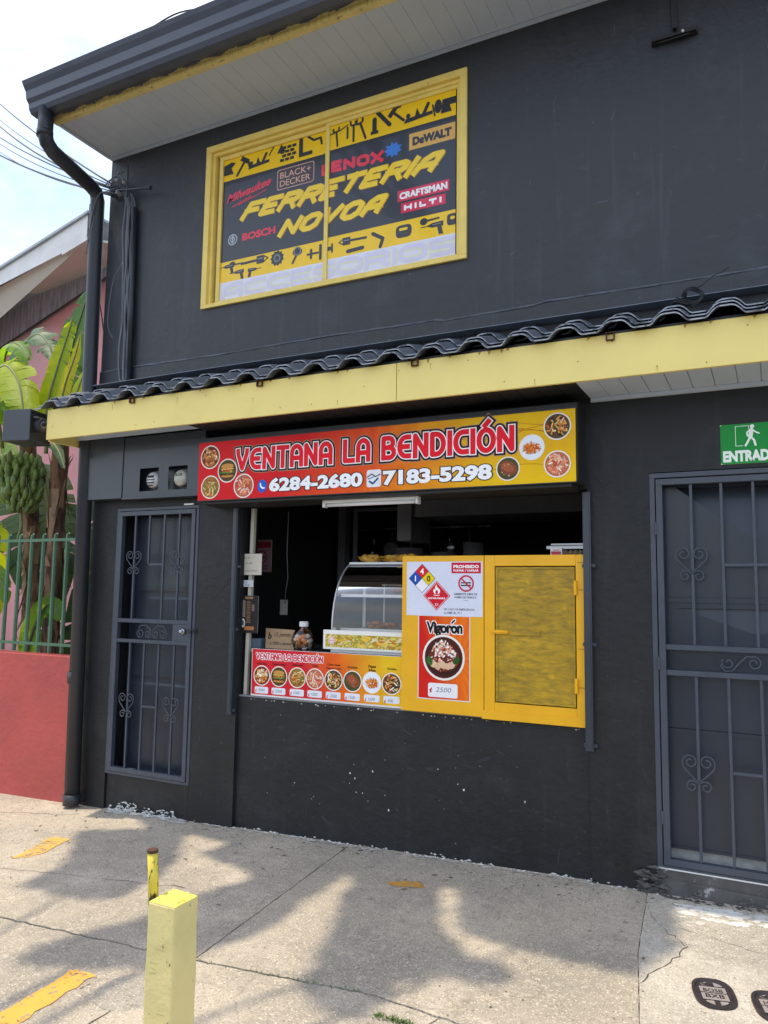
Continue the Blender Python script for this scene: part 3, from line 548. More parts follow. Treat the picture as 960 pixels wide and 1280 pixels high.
lumps([(-4.63, -3.95, .010, 150, .004, .014, .05), (-4.55, -4.35, .010, 40, .006, .016, .08), (-3.9, -3.46, 0, 14, .003, .009, .015), (-3.44, -.96, .028, 170, .002, .010, .014), (-1.95, -1.85, .028, 10, .004, .010, .03), (-.95, -.6, 0, 30, .003, .009, .02)], mat('crumbled_plaster', (.55, .55, .53), .9, .3, 20), 'crumbled_plaster', 5)
lumps([(-.70, -.56, -.005, 110, .008, .024, .13), (-.6, .6, -.045, 160, .006, .018, .05)], mat('broken_dark_mortar', (.075, .073, .07), .9, .5, 20, .5, 60, col2=(.35, .35, .34), c2amt=(.60, .68), c2scale=30), 'broken_mortar', 6)
for Y_, xr, zr, n, m_ in ((.03, (-3.4, -1.0), (-1.55, -.85), 46, '#3c4148'), (0, (-.93, -.62), (-1.5, -.2), 14, '#35393f'), (0, (-3.83, -3.52), (-1.5, .3), 14, '#3a3f46'), (0, (-1.5, 2.0), (2.0, 3.5), 40, '#5a626e')):
    p = Print(Y_); r = random.Random(n)
    for i in range(n):
        x = r.uniform(*xr); z = r.uniform(*zr); a = r.uniform(-.5, .5) + (1.5 if r.random() < .3 else 0); l = r.uniform(.008, .05)
        for k in range(r.randint(1, 3)): o_ = k * .006; p.stroke([(x - l * cos(a), z - l * sin(a) + o_), (x + l * cos(a) * r.random(), z + l * sin(a) + o_)], r.uniform(.0012, .003), m_, k, False)
    p.build('scuff_marks', M['matte'], B, kind='stuff')
# inside room
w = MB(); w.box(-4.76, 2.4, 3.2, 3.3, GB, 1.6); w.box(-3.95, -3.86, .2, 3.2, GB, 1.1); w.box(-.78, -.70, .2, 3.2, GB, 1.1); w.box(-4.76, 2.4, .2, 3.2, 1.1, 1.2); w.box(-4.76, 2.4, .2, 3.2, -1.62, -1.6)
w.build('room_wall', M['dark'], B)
# eave: soffit, boards, fascia, gutter, roof
w = MB(); w.box(WX0, WX1, -.59, -.001, ZS + .012, ZS + .03); sof = w.build('upper_soffit', M['soffit'], B)
b = MB(); b.box(-.0598, .0598, -.265, .265, 0, .010); 
bd = None; x = WX0 + .045
while x < WX1 - .06:
    if bd is None: bd = b.build('soffit_board', M['soffit'], sof, origin=(0, 0, 0), bevel=.0018); bd.location = Vector((x, -.29, ZS + .001)) - WL[sof]; WL[bd] = Vector((x, -.29, ZS + .001))
    else: inst(bd, 'soffit_board', (x, -.29, ZS + .001 + random.uniform(-.0003, .0003)), sof)
    x += .1205
w = MB(); w.box(WX0 - .002, WX1, -.022, -.0015, ZS - .018, ZS + .002); w.box(WX0 - .012, WX0 + .012, -.56, -.022, ZS - .012, ZS + .0005); w.build('soffit_moulding', M['soffit'], B)
b = MB(); r = random.Random(4); n = 60; lo = []; hi = []
for i in range(n + 1):
    x = WX0 - .015 + (WX1 - WX0) * i / n; lo.append((x, -.590)); 
w = MB(); w.box(WX0 - .015, WX1, -.600, -.560, ZS - .016, ZS + .0); w.build('yellow_trim', M['yelold'], B, bevel=.003)
p = Print(-.6015)
for i in range(260):
    t = i / 260; x0 = WX0 - .01 + t * 7; x1 = x0 + 7.2 / 260; h = .030 + .028 * t + .010 * sin(i * .7) + r.uniform(-.004, .006); p.rect(x0, x1, ZS - .015, ZS + h, '#d9c070' if i % 2 else '#d4ba68', 0)
    if r.random() < .6: xx = r.uniform(x0, x1); p.stroke([(xx, ZS - .01), (xx + r.uniform(-.002, .002), ZS + h * r.uniform(.3, .95))], .0025, '#6a5428', 1, False)
p.build('flaking_yellow_edge', M['matte'], B)
w = MB(); w.box(WX0 - .03, WX1, -.600, -.575, ZS + .001, 3.93); w.build('fascia_board', M['brown'], B)
prof = [(-.612, 3.72), (-.66, 3.70), (-.715, 3.705), (-.735, 3.735), (-.742, 3.775), (-.765, 3.80), (-.775, 3.86), (-.800, 3.895), (-.815, 3.925), (-.805, 3.935), (-.795, 3.93), (-.78, 3.90), (-.755, 3.86), (-.75, 3.81), (-.725, 3.78), (-.715, 3.73), (-.66, 3.712), (-.616, 3.73)]
w = MB(); w.prism([(-5.09, a, c) for a, c in prof][::-1], [(WX1, a, c) for a, c in prof][::-1]); 
w.build('gutter', M['gutter'], B, bevel=.002)
w = MB(); w.prism([(-5.093, a, c) for a, c in prof[:9] + [(-.62, 3.925)]], [(-5.087, a, c) for a, c in prof[:9] + [(-.62, 3.925)]]); w.build('gutter_end', M['gutter'], B)
w = MB(); nseg = 96
for k in range(2):
    pass
vs = []
for i in range(nseg * 2 + 1):
    x = -5.12 + i * .04; zz = .012 * (1 if i % 4 in (0, 1) else -1)
    vs += [(x, -.74, 3.965 + zz), (x, 8.2, 3.965 + 2.3 + zz), (x, -.74, 3.960 + zz), (x, 8.2, 3.955 + 2.3 + zz)]
fs = []
for i in range(nseg * 2):
    a = i * 4; fs += [(a, a + 4, a + 5, a + 1), (a + 2, a + 3, a + 7, a + 6), (a, a + 2, a + 6, a + 4)]
w.add(vs, fs); w.build('roof', M['gutter'], B)
w = MB(); w.tube([(-4.953, -.685, 3.725), (-4.953, -.685, 3.52), (-4.956, -.66, 3.465), (-4.96, -.60, 3.425), (-5.0, -.18, 3.36), (-5.01, -.11, 3.335), (-5.015, -.085, 3.28), (-4.998, -.08, 1.7), (-4.94, -.08, -1.66)], .058, 16); w.tube([(-4.955, -.685, 3.545), (-4.955, -.685, 3.50)], .062, 16); w.tube([(-4.94, -.08, -1.68), (-4.941, -.08, -1.60)], .066, 16); w.tube([(-4.973, -.08, -.75), (-4.976, -.08, -.66)], .0605, 16)
w.build('downpipe', M['pipe'], B, smooth=True)
# lower canopy
ZA = 1.155
w = MB(); w.box(-5.06, -2.005, -.42, -.398, ZA - .001, 1.392); w.build('canopy_fascia', M['yel'], B, bevel=.002)
w = MB(); w.box(-2.001, WX1, -.419, -.397, ZA - .001, 1.393); w.build('canopy_fascia', M['yel'], B, bevel=.002)
w = MB(); w.box(-5.06, -5.038, -.397, .0, ZA - .012, 1.36); w.build('canopy_side_board', M['yel'], B, bevel=.002)
w = MB(); w.box(-5.037, -3.622, -.397, -.001, ZA + .078, ZA + .09); w.build('canopy_soffit', M['soffit'], B)
w = MB(); w.box(-3.62, WX1, -.397, -.001, ZA + .015, ZA + .03); w.box(-3.624, -3.62, -.397, -.001, ZA + .003, ZA + .077); cs = w.build('canopy_soffit', M['soffit'], B)
bA = bB = None; x = -4.975
b = MB(); b.box(-.0555, .0555, -.196, .196, 0, .010)
while x < WX1 - .06:
    dark = -3.62 < x < -.92  # boards above the sign are coloured black to stand for shade
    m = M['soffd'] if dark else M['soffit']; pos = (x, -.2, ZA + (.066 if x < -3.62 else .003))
    src = bB if dark else bA
    if src is None:
        b = MB(); b.box(-.0555, .0555, -.196, .196, 0, .010); o = b.build('canopy_board', m, cs, origin=(0, 0, 0), bevel=.003); o.location = Vector(pos) - WL[cs]; WL[o] = Vector(pos)
        if dark: bB = o
        else: bA = o
    else: inst(src, 'canopy_board', pos, cs)
    x += .114
w = MB(); w.box(-5.036, -3.626, -.145, -.125, ZA + .040, ZA + .0655); w.build('canopy_moulding', M['soffit'], B)
w = MB(); w.box(-.92, WX1, -.03, -.002, ZA - .022, ZA + .001); w.build('canopy_moulding', M['soffit'], B)
p = Print(-.4205); r = random.Random(19)
for i in range(34):
    x = -5.0 + i * .215 + r.uniform(-.03, .03); z = r.choice([1.19, 1.355, 1.27]) + r.uniform(-.012, .012); p.ell(x, z, .0035, .0035, '#5a4a24', 0, 7)
    if i % 3 == 0: p.stroke([(x, z), (x + .001, z - r.uniform(.015, .05))], .002, '#b89a3c', 1, False)
for i in range(26):
    x = r.uniform(-5, 2); ragged(p, [(x - .012, 1.392), (x - .004, 1.392 - r.uniform(.01, .03)), (x + .01, 1.392)], '#a88c3a', 0, .002, 2, i)
p.build('nail_heads', M['matte'], B, kind='stuff')
# tile-shaped sheet in three stepped rows
PER = .268
def tz(x):
    t = ((x + .43) / PER) % 1.0; t = abs(t - .5) * 2      # 1 at crest, 0 at pan
    return 0.0 if t < .36 else .050 * sin(min(1, (t - .36) / .46) * pi / 2) ** .9 if t < .82 else .050
def tilerow(y0, z0, y1, z1, th=.006):
    b = MB(); nx = int((WX1 + 5.16) / (PER / 20)); vs = []; prof = ((y0, z0 - .003), (y0 - .001, z0 + .003), (y0 + .018, z0 + .012), (y1, z1), (y1, z1 - th), (y0 + .02, z0 + .002))
    for i in range(nx + 1):
        x = -5.16 + i * PER / 20; h = tz(x)
        for y, z in prof: vs.append((x, y, z + h))
    k = len(prof); fs = []; mi = []
    for i in range(nx):
        for j in range(k):
            a = i * k + j; c = i * k + (j + 1) % k; fs.append((a, c, c + k, a + k)); mi.append(1 if j == 0 else 0)
    fs.append(tuple(range(k))); fs.append(tuple(range(nx * k, nx * k + k))[::-1]); b.add(vs, fs); b.m = mi + [0, 0]; o = b.build('roof_tile_row', [M['tile'], M['tilelip']], B); o.data.polygons.foreach_set('use_smooth', [True] * len(o.data.polygons)); 
    o.data.set_sharp_from_angle(angle=radians(35)); return o
tilerow(-.470, 1.396, -.30, 1.452); tilerow(-.425, 1.430, -.17, 1.520); tilerow(-.24, 1.512, -.014, 1.580)
w = MB(); w.box(WX0 - .1, WX1, -.030, -.0125, 1.645, 1.675); w.prism([(WX0 - .1, -.030, 1.645), (WX0 - .1, -.10, 1.655), (WX0 - .1, -.10, 1.659), (WX0 - .1, -.030, 1.672)], [(WX1, -.030, 1.645), (WX1, -.10, 1.655), (WX1, -.10, 1.659), (WX1, -.030, 1.672)]); w.build('flashing', M['tile'], B)
w = MB(); w.box(-5.03, WX1, -.395, -.37, 1.393, 1.415); w.build('canopy_batten', M['black'], B)
for x in (-4.156, -3.013, -1.877, -.73, .42, 1.55):
    w = MB()
    for a, c, d, e in ((-.022, -.018, -.022, .022), (.018, .022, -.022, .022), (-.018, .018, .018, .022), (-.018, .018, -.022, -.018)): w.box(x + a, x + c, -.440, -.30, 1.378 + d, 1.378 + e)
    w.build('rafter_end', M['rust'], B)
# cable coil on the canopy
w = MB(); r = random.Random(8)
for k in range(4):
    rr_ = .055 - .006 * k; w.tube([(-.33 + rr_ * cos(t_ * .5) + r.uniform(-.004, .004), -.2 + .02 * sin(t_), 1.615 + rr_ * sin(t_ * .5) + r.uniform(-.004, .004)) for t_ in range(14)], .004, 6)
w.tube([(-.31, -.2, 1.66), (-.27, -.2, 1.68), (-.235, -.19, 1.715), (-.19, -.18, 1.735), (-.15, -.18, 1.755)], .003, 6)
for k in range(3): w.tube([(-.46 + .03 * k, -.2, 1.585), (-.42, -.21, 1.60 + .012 * k), (-.36, -.2, 1.575 + .01 * k), (-.30, -.2, 1.58)], .004, 6)
w.build('cable_coil', M['cable'], smooth=True, label='loose coil of black cable lying on the canopy tiles', cat='cable')
# upper window
w = MB()
def frame(w, x0, x1, z0, z1, t, y0, y1, tb=None):
    tb = tb or t; w.box(x0, x1, y0, y1, z1 - t, z1); w.box(x0, x1, y0, y1, z0, z0 + tb); w.box(x0, x0 + t, y0, y1, z0 + tb, z1 - t); w.box(x1 - t, x1, y0, y1, z0 + tb, z1 - t)
frame(w, -3.905, -1.705, 2.170, 3.500, .050, -.020, .03, .03)
win = w.build('upper_window', M['winyel'], B, bevel=.003)
w = MB(); frame(w, -3.855, -1.755, 2.202, 3.449, .026, .005, .06, .012); w.build('inner_frame', M['winyel'], win, bevel=.002)
w = MB(); frame(w, -3.808, -2.785, 2.215, 3.420, .034, .032, .054, .018); w.build('sash', M['winyel'], win, bevel=.002)
w = MB(); frame(w, -2.818, -1.757, 2.212, 3.428, .032, .016, .034, .014); w.build('sash', M['winyel'], win, bevel=.002)
w = MB(); w.box(-3.85, -1.76, .062, .07, 3.30, 3.448); w.build('window_track', M['black'], win)
# vinyl lettering on the window panes
def vinyl(x0, x1, Y):
    p = Print(Y); Yl = '#ffd000'; K = '#2b2f38'
    p.rect(-3.79, -1.775, 2.222, 3.41, '#30353f', 0); p.rect(-3.79, -1.775, 3.212, 3.41, Yl, 1); p.rect(-3.79, -1.775, 2.38, 2.545, Yl, 1); p.rect(-3.79, -1.775, 2.222, 2.38, '#e6e6f2', 1)
    for i in range(2): p.text('ACCESORIOS', -3.76, -1.80, 2.240, .125, .044 - .012 * i, ['#e6e8c4', '#dcd8ee'][i], 2 + i, gap=.16)
    p.text('FERRETERIA', -3.594, -1.951, 2.846, .142, .042, '#c88c10', 2, shear=.60, gap=.27, join='sq'); p.text('FERRETERIA', -3.600, -1.957, 2.850, .140, .040, '#ffd820', 3, shear=.60, gap=.27, join='sq')
    p.text('NOVOA', -3.236, -2.361, 2.640, .136, .042, '#c88c10', 2, shear=.52, gap=.27, join='sq'); p.text('NOVOA', -3.242, -2.367, 2.644, .134, .040, '#ffd820', 3, shear=.52, gap=.27, join='sq')
    p.bft('Milwaukee', -3.735, 3.025, .066, -3.32, '#f0304a', 2, .03, .4, .16); p.stroke([(-3.68, 2.985), (-3.50, 3.035)], .010, '#e02840', 2); p.stroke([(-3.62, 2.99), (-3.36, 3.055)], .008, '#e02840', 2)
    p.rrect(-3.262, -2.930, 3.020, 3.185, .02, '#c89a88', 1.5); p.rrect(-3.254, -2.938, 3.028, 3.177, .016, '#3a3238', 2); p.bft('BLACK+', -3.235, 3.110, .050, -2.96, '#e0a890', 3, .01); p.bft('DECKER', -3.235, 3.045, .050, -2.965, '#e0a890', 3, .01)
    p.text('LENOX', -2.867, -2.345, 3.040, .088, .027, '#f0344c', 2, gap=.30, join='sq', slope=-.05)
    rr = random.Random(2); p.poly([(-2.27 + (.068 if i % 2 else .045) * cos(i * pi / 9) * (1.1 if abs(cos(i * pi / 9)) > .6 else .9), 3.085 + (.06 if i % 2 else .04) * sin(i * pi / 9)) for i in range(18)], '#2a7ad8', 2)
    p.rect(-2.146, -1.804, 3.045, 3.165, '#e8b450', 2); p.rect(-2.135, -1.815, 3.055, 3.155, '#e8b450', 2.4); p.rect(-2.130, -1.820, 3.060, 3.150, '#3a3a40', 2.2); p.rect(-2.124, -1.826, 3.066, 3.144, '#e8b450', 2.6); p.bft('DeWALT', -2.115, 3.078, .055, -1.835, '#2a2b33', 5, .07)
    p.rect(-2.230, -1.845, 2.688, 2.768, '#e02a50', 2); p.bft('CRAFTSMAN', -2.212, 2.706, .045, -1.862, '#ffffff', 3, .055)
    p.rect(-2.203, -1.872, 2.600, 2.672, '#e02a50', 2); p.text('HILTI', -2.18, -1.90, 2.615, .042, .016, '#ffffff', 3, gap=.45)
    p.bft('BOSCH', -3.569, 2.690, .055, -3.268, '#f03048', 2, .045); p.ell(-3.665, 2.716, .045, .045, '#aeb6bc', 2); p.ell(-3.665, 2.716, .035, .035, '#4a525c', 3); p.ring(-3.665, 2.716, .02, .008, '#aeb6bc', 4, 12); p.rect(-3.672, -3.658, 2.685, 2.748, '#aeb6bc', 4)
    def hammer(x, z, s_, a):
        s_ = s_ * 1.4; c, q = cos(a), sin(a); T = lambda u, v: (x + s_ * (c * u - q * v), z + s_ * (q * u + c * v)); p.stroke([T(0, -1), T(0, .6)], s_ * .28, K, 3); p.stroke([T(-.6, .7), T(.5, .75)], s_ * .5, K, 3, False); p.stroke([T(.5, .75), T(.85, .4)], s_ * .25, K, 3)
    def wrench(x, z, s_, a):
        s_ = s_ * 1.4; c, q = cos(a), sin(a); T = lambda u, v: (x + s_ * (c * u - q * v), z + s_ * (q * u + c * v)); p.stroke([T(0, -1), T(0, .6)], s_ * .22, K, 3); p.stroke([T(-.35, 1), T(-.3, .65), T(0, .55), T(.3, .65), T(.35, 1)], s_ * .2, K, 3)
    def drill(x, z, s_, f=1):
        s_ = s_ * 1.4; p.poly([(x - f * s_, z + .25 * s_), (x - f * .3 * s_, z + .5 * s_), (x + f * s_, z + .55 * s_), (x + f * s_, z), (x - f * .3 * s_, z)], K, 3); p.poly([(x + f * .3 * s_, z), (x + f * .8 * s_, z), (x + f * s_, z - .9 * s_), (x + f * .5 * s_, z - .9 * s_)], K, 3); p.stroke([(x - f * s_, z + .25 * s_), (x - f * 1.6 * s_, z + .25 * s_)], .1 * s_, K, 3); p.stroke([(x - f * .2 * s_, z + .3 * s_), (x + f * .7 * s_, z + .3 * s_)], .08 * s_, '#8a8f98', 4)
    def disc(x, z, s_):
        s_ = s_ * 1.4; p.poly([(x + s_ * (1 if i % 2 else .8) * cos(i * pi / 11), z + s_ * (1 if i % 2 else .8) * sin(i * pi / 11)) for i in range(22)], K, 3); p.ell(x, z, s_ * .5, s_ * .5, '#7a8088', 4, 14); p.ell(x, z, s_ * .3, s_ * .3, K, 4.5, 12)
    def chainsaw(x, z, s_, f=1):
        s_ = s_ * 1.4; p.rrect(min(x, x + f * s_), max(x, x + f * s_), z - .45 * s_, z + .45 * s_, .1 * s_, K, 3); p.stroke([(x, z), (x - f * 2.0 * s_, z - .05 * s_)], .28 * s_, K, 3); p.stroke([(x + f * s_, z + .3 * s_), (x + f * 1.5 * s_, z), (x + f * s_, z - .3 * s_)], .14 * s_, K, 3); p.stroke([(x + f * .2 * s_, z + .1 * s_), (x + f * .8 * s_, z + .1 * s_)], .12 * s_, '#8a8f98', 4)
    def plane_(x, z, s_):
        s_ = s_ * 1.4; p.poly([(x - s_ * 1.3, z - .4 * s_), (x + s_ * 1.3, z - .2 * s_), (x + s_ * 1.3, z + .1 * s_), (x - s_ * 1.1, z)], K, 3); p.stroke([(x + .5 * s_, z), (x + .9 * s_, z + .8 * s_)], .3 * s_, K, 3); p.poly([(x - .3 * s_, z), (x + .2 * s_, z), (x - .1 * s_, z + .7 * s_)], K, 3); p.ell(x - .9 * s_, z + .2 * s_, .2 * s_, .22 * s_, K, 3, 10)
    # upper band of tools
    p.poly([(-3.78, 3.26), (-3.68, 3.26), (-3.70, 3.31), (-3.66, 3.345), (-3.70, 3.36), (-3.78, 3.34)], K, 3); hammer(-3.60, 3.30, .055, -.6); plane_(-3.44, 3.29, .055); p.stroke([(-3.34, 3.33), (-3.30, 3.39)], .012, K, 3)
    for i in range(4):
        for j in range(3): p.rect(-3.24 + j * .045 + (i % 2) * .018, -3.203 + j * .045 + (i % 2) * .018, 3.245 + i * .032, 3.268 + i * .032, K, 3)
    p.poly([(-3.27, 3.32), (-3.19, 3.32), (-3.23, 3.39)], K, 3); p.rect(-3.07, -3.035, 3.24, 3.39, K, 3); p.rect(-3.07, -2.95, 3.24, 3.27, K, 3); p.stroke([(-2.99, 3.385), (-2.94, 3.345), (-2.88, 3.35), (-2.87, 3.30)], .018, K, 3)
    wrench(-2.73, 3.30, .05, .1); p.stroke([(-2.80, 3.33), (-2.70, 3.345), (-2.64, 3.37)], .01, K, 3); p.stroke([(-2.64, 3.35), (-2.64, 3.27)], .016, K, 3); wrench(-2.59, 3.31, .055, 0); wrench(-2.52, 3.31, .06, .35); p.stroke([(-2.42, 3.35), (-2.42, 3.26)], .035, K, 3); p.rect(-2.45, -2.39, 3.24, 3.265, K, 3); p.stroke([(-2.40, 3.40), (-2.30, 3.28)], .03, K, 3); hammer(-2.24, 3.33, .05, .8)
    plane_(-2.08, 3.285, .06); p.stroke([(-1.97, 3.33), (-1.955, 3.25)], .012, K, 3); p.ell(-1.93, 3.31, .028, .05, K, 3); p.rect(-1.90, -1.80, 3.30, 3.35, K, 3); p.poly([(-1.91, 3.25), (-1.83, 3.25), (-1.85, 3.32), (-1.90, 3.32)], K, 3)
    # lower band of power tools
    drill(-3.70, 2.49, .04); p.ell(-3.66, 2.515, .03, .022, K, 3); p.stroke([(-3.66, 2.51), (-3.56, 2.508)], .012, K, 3); chainsaw(-3.43, 2.505, .05); disc(-3.24, 2.485, .045); p.ell(-3.06, 2.50, .042, .03, K, 3); p.stroke([(-3.06, 2.49), (-3.10, 2.42)], .018, K, 3); p.ring(-3.06, 2.505, .03, .01, '#7a8088', 4, 10)
    drill(-3.60, 2.43, .038); drill(-3.46, 2.425, .035, -1); p.stroke([(-2.94, 2.49), (-2.94, 2.43)], .02, K, 3); p.stroke([(-2.97, 2.46), (-2.88, 2.46)], .016, K, 3); p.stroke([(-2.86, 2.51), (-2.86, 2.41)], .022, K, 3); p.stroke([(-2.82, 2.46), (-2.76, 2.46)], .03, K, 3); p.stroke([(-2.75, 2.49), (-2.75, 2.43)], .014, K, 3)
    chainsaw(-2.60, 2.488, .045, -1); p.stroke([(-2.62, 2.41), (-2.50, 2.415)], .028, K, 3); p.stroke([(-2.42, 2.50), (-2.34, 2.45), (-2.36, 2.395)], .026, K, 3); p.rrect(-2.24, -2.12, 2.425, 2.515, .03, K, 3); p.rrect(-2.215, -2.15, 2.475, 2.495, .009, Yl, 4); p.ell(-2.03, 2.505, .028, .025, K, 3); p.stroke([(-2.03, 2.505), (-1.92, 2.51)], .014, K, 3); drill(-1.95, 2.45, .045); p.rrect(-1.86, -1.79, 2.44, 2.52, .02, K, 3); p.ell(-1.82, 2.49, .018, .012, Yl, 4)
    # keep only what lies on this pane
    q = Print(Y)
    for f, c in zip(p.f, p.c):
        pts = [p.v[i] for i in f]
        if min(v[0] for v in pts) >= x1 or max(v[0] for v in pts) <= x0: continue
        pl = [(v, cc) for v, cc in zip(pts, c)]
        for sgn, lim in ((1, x0), (-1, x1)):
            o_ = []
            for i in range(len(pl)):
                a, b_ = pl[i], pl[(i + 1) % len(pl)]; da, db = sgn * (a[0][0] - lim), sgn * (b_[0][0] - lim)
                if da >= 0: o_.append(a)
                if (da >= 0) != (db >= 0): t = da / (da - db); o_.append((tuple(a[0][k] + (b_[0][k] - a[0][k]) * t for k in range(3)), a[1]))
            pl = o_
        if len(pl) < 3: continue
        k = len(q.v); q.v += [v for v, _ in pl]; q.f.append(tuple(range(k, k + len(pl)))); q.c.append([cc for _, cc in pl])
    return q
vinyl(-3.787, -2.803, .0475).build('printed_pane', M['winprint'], win, label='window pane covered with black and yellow hardware lettering, left half')
vinyl(-2.803, -1.80, .0285).build('printed_pane', M['winprint'], win, label='window pane covered with black and yellow hardware lettering, right half')
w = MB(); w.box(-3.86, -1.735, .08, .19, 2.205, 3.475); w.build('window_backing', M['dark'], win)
# window edge nail marks etc.
# bracket on the upper wall
t = empty('wall_bracket', (-.41, 0, 3.28), 'black iron bracket with dangling wires high on the upper wall', 'bracket')
w = MB(); w.box(-.535, -.28, -.030, -.0, 3.262, 3.305); w.box(-.53, -.285, -.055, -.030, 3.262, 3.272); w.build('plate', M['black'], t, bevel=.003)
w = MB(); w.tube([(-.42, -.02, 3.30), (-.425, -.02, 3.45), (-.43, -.01, 3.67)], .0025, 6); w.tube([(-.385, -.02, 3.30), (-.39, -.015, 3.67)], .002, 6); w.tube([(-.49, -.05, 3.245), (-.32, -.06, 3.243)], .003, 6); w.tube([(-.40, -.06, 3.315), (-.405, -.0, 3.315)], .012, 8); w.build('wire', M['cable'], t)
w = MB(); w.tube([(-.36, -.062, 3.265), (-.352, -.062, 3.272)], .008, 8); w.build('bulb', M['white'], t)

# ------------------------------------------------------------------ doors with security grilles
def spiral(cx, cz, r0, a0, turns, d, Y, n=16):
    return [(cx + r0 * (1 - .72 * i / n) * cos(a0 + d * turns * 2 * pi * i / n), Y, cz + r0 * (1 - .72 * i / n) * sin(a0 + d * turns * 2 * pi * i / n)) for i in range(n + 1)]
def heart(x, z, wd, ht, Y, m, parent, flip=1):
    w = MB(); hw = wd / 2; hh = ht / 2
    for s_ in (-1, 1):
        c1 = (x + s_ * hw * .50, z + hh * .55); r1 = hw * .48
        sp = spiral(c1[0], c1[1], r1, 0 if s_ > 0 else pi, 1.35, s_, Y)     # starts at the outer side
        c2 = (x + s_ * hw * .42, z - hh * .68); r2 = hw * .40
        sp2 = spiral(c2[0], c2[1], r2, pi / 2 + s_ * pi * .35, 1.3, -s_, Y)
        w.tube(sp[::-1] + [(x + s_ * hw * .93, Y, z + hh * .25), (x + s_ * hw * .45, Y, z - hh * .15), (x + s_ * .006, Y, z - hh * .42)] + sp2, .0045, 6)
    w.build('scroll', m, parent, smooth=True)
def bar(x, z0, z1, Y, m, parent, t=.0075):
    w = MB(); w.box(x - t, x + t, Y - t, Y + t, z0, z1); w.build('bar', m, parent, bevel=.0015)
def hbar(x0, x1, z, Y, m, parent, t=.0075):
    w = MB(); w.box(x0, x1, Y - t, Y + t, z - t, z + t); w.build('bar', m, parent, bevel=.0015)
def pyrpanel(w, x0, x1, z0, z1, ax, az, Y, d, e=.02):
    w.add([(x0, Y, z0), (x1, Y, z0), (x1, Y, z1), (x0, Y, z1), (x0 + e, Y - .006, z0 + e), (x1 - e, Y - .006, z0 + e), (x1 - e, Y - .006, z1 - e), (x0 + e, Y - .006, z1 - e), (ax, Y - d, az)],
          [(0, 1, 5, 4), (1, 2, 6, 5), (2, 3, 7, 6), (3, 0, 4, 7), (4, 5, 8), (5, 6, 8), (6, 7, 8), (7, 4, 8)])
# left door
w = MB(); frame(w, -4.684, -3.850, -1.424, .638, .024, -.004, .045, .02)
D1 = w.build('security_door', M['slatel'], B, bevel=.002)
w = MB(); frame(w, -4.654, -3.878, -1.400, .610, .034, -.012, .026); w.box(-4.62, -3.912, -.010, .024, -.262, -.232); w.box(-4.62, -3.912, -.010, .024, -.416, -.390); w.build('door_frame', M['slatel'], D1, bevel=.002)
w = MB(); w.box(-4.058, -3.913, -.008, .016, -.389, -.263); w.build('lock_plate', M['slatel'], D1, bevel=.002)
w = MB(); w.tube([(-3.945, -.010, -.312), (-3.945, -.030, -.312), (-3.945, -.034, -.312)], [.021, .021, .012], 14); w.tube([(-3.945, -.034, -.312), (-3.945, -.048, -.312), (-3.945, -.055, -.312)], [.010, .017, .010], 12); w.build('lock_knob', M['steel'], D1, smooth=True)
w = MB(); w.tube([(-3.89, -.02, -.30), (-3.875, -.03, -.30), (-3.85, -.025, -.295), (-3.83, -.01, -.30)], .007, 8); w.tube([(-3.868, -.03, -.30), (-3.868, -.03, -.325)], .014, 8); w.build('padlock', M['black'], D1)
for x in (-4.487, -4.187, -4.037): bar(x, -.232, .577, .004, M['slatel'], D1)
bar(-4.340, .183, .577, .004, M['slatel'], D1); hbar(-4.3475, -4.194, .190, .004, M['slatel'], D1)
for x in (-4.487, -4.340, -4.194, -4.040): bar(x, -1.367, -.4165, .004, M['slatel'], D1)
hbar(-4.333, -4.201, -.892, .004, M['slatel'], D1)
heart(-4.483, .205, .155, .20, -.008, M['slatel'], D1); heart(-4.035, .205, .155, .20, -.008, M['slatel'], D1); heart(-4.492, -.895, .155, .20, -.008, M['slatel'], D1); heart(-4.047, -.895, .155, .20, -.008, M['slatel'], D1)
w = MB(); z0 = -.335
for s_ in (-1, 1):
    w.tube(spiral(-4.27 + s_ * .115, z0 - .005, .038, 0 if s_ > 0 else pi, 1.3, -s_, .0)[::-1] + [(-4.27 + s_ * .12, 0, z0 + .052), (-4.27 + s_ * .06, 0, z0 + .058), (-4.27 + s_ * .012, 0, z0 + .02)] + spiral(-4.27 + s_ * .038, z0 - .01, .032, pi if s_ > 0 else 0, 1.3, s_, .0), .0045, 6)
w.build('scroll', M['slatel'], D1, smooth=True)
w = MB(); w.box(-4.66, -3.87, .15, .19, -1.42, .63); w.box(-4.56, -3.95, .138, .15, .0, .02)
for z0, z1 in ((-.03, .60), (-.70, -.06), (-1.38, -.73)): pyrpanel(w, -4.60, -3.90, z0, z1, -4.225, (z0 + z1) / 2 + .02, .149, -.0)
w.build('door_leaf', M['panel'], D1)
w = MB(); w.box(-4.68, -3.86, .05, .149, -1.4245, -1.415); w.build('door_sill', M['darkg'], D1)
w = MB(); w.box(-3.99, -3.90, -.014, -.004, .640, .652); w.build('door_tag', M['tube'], D1)
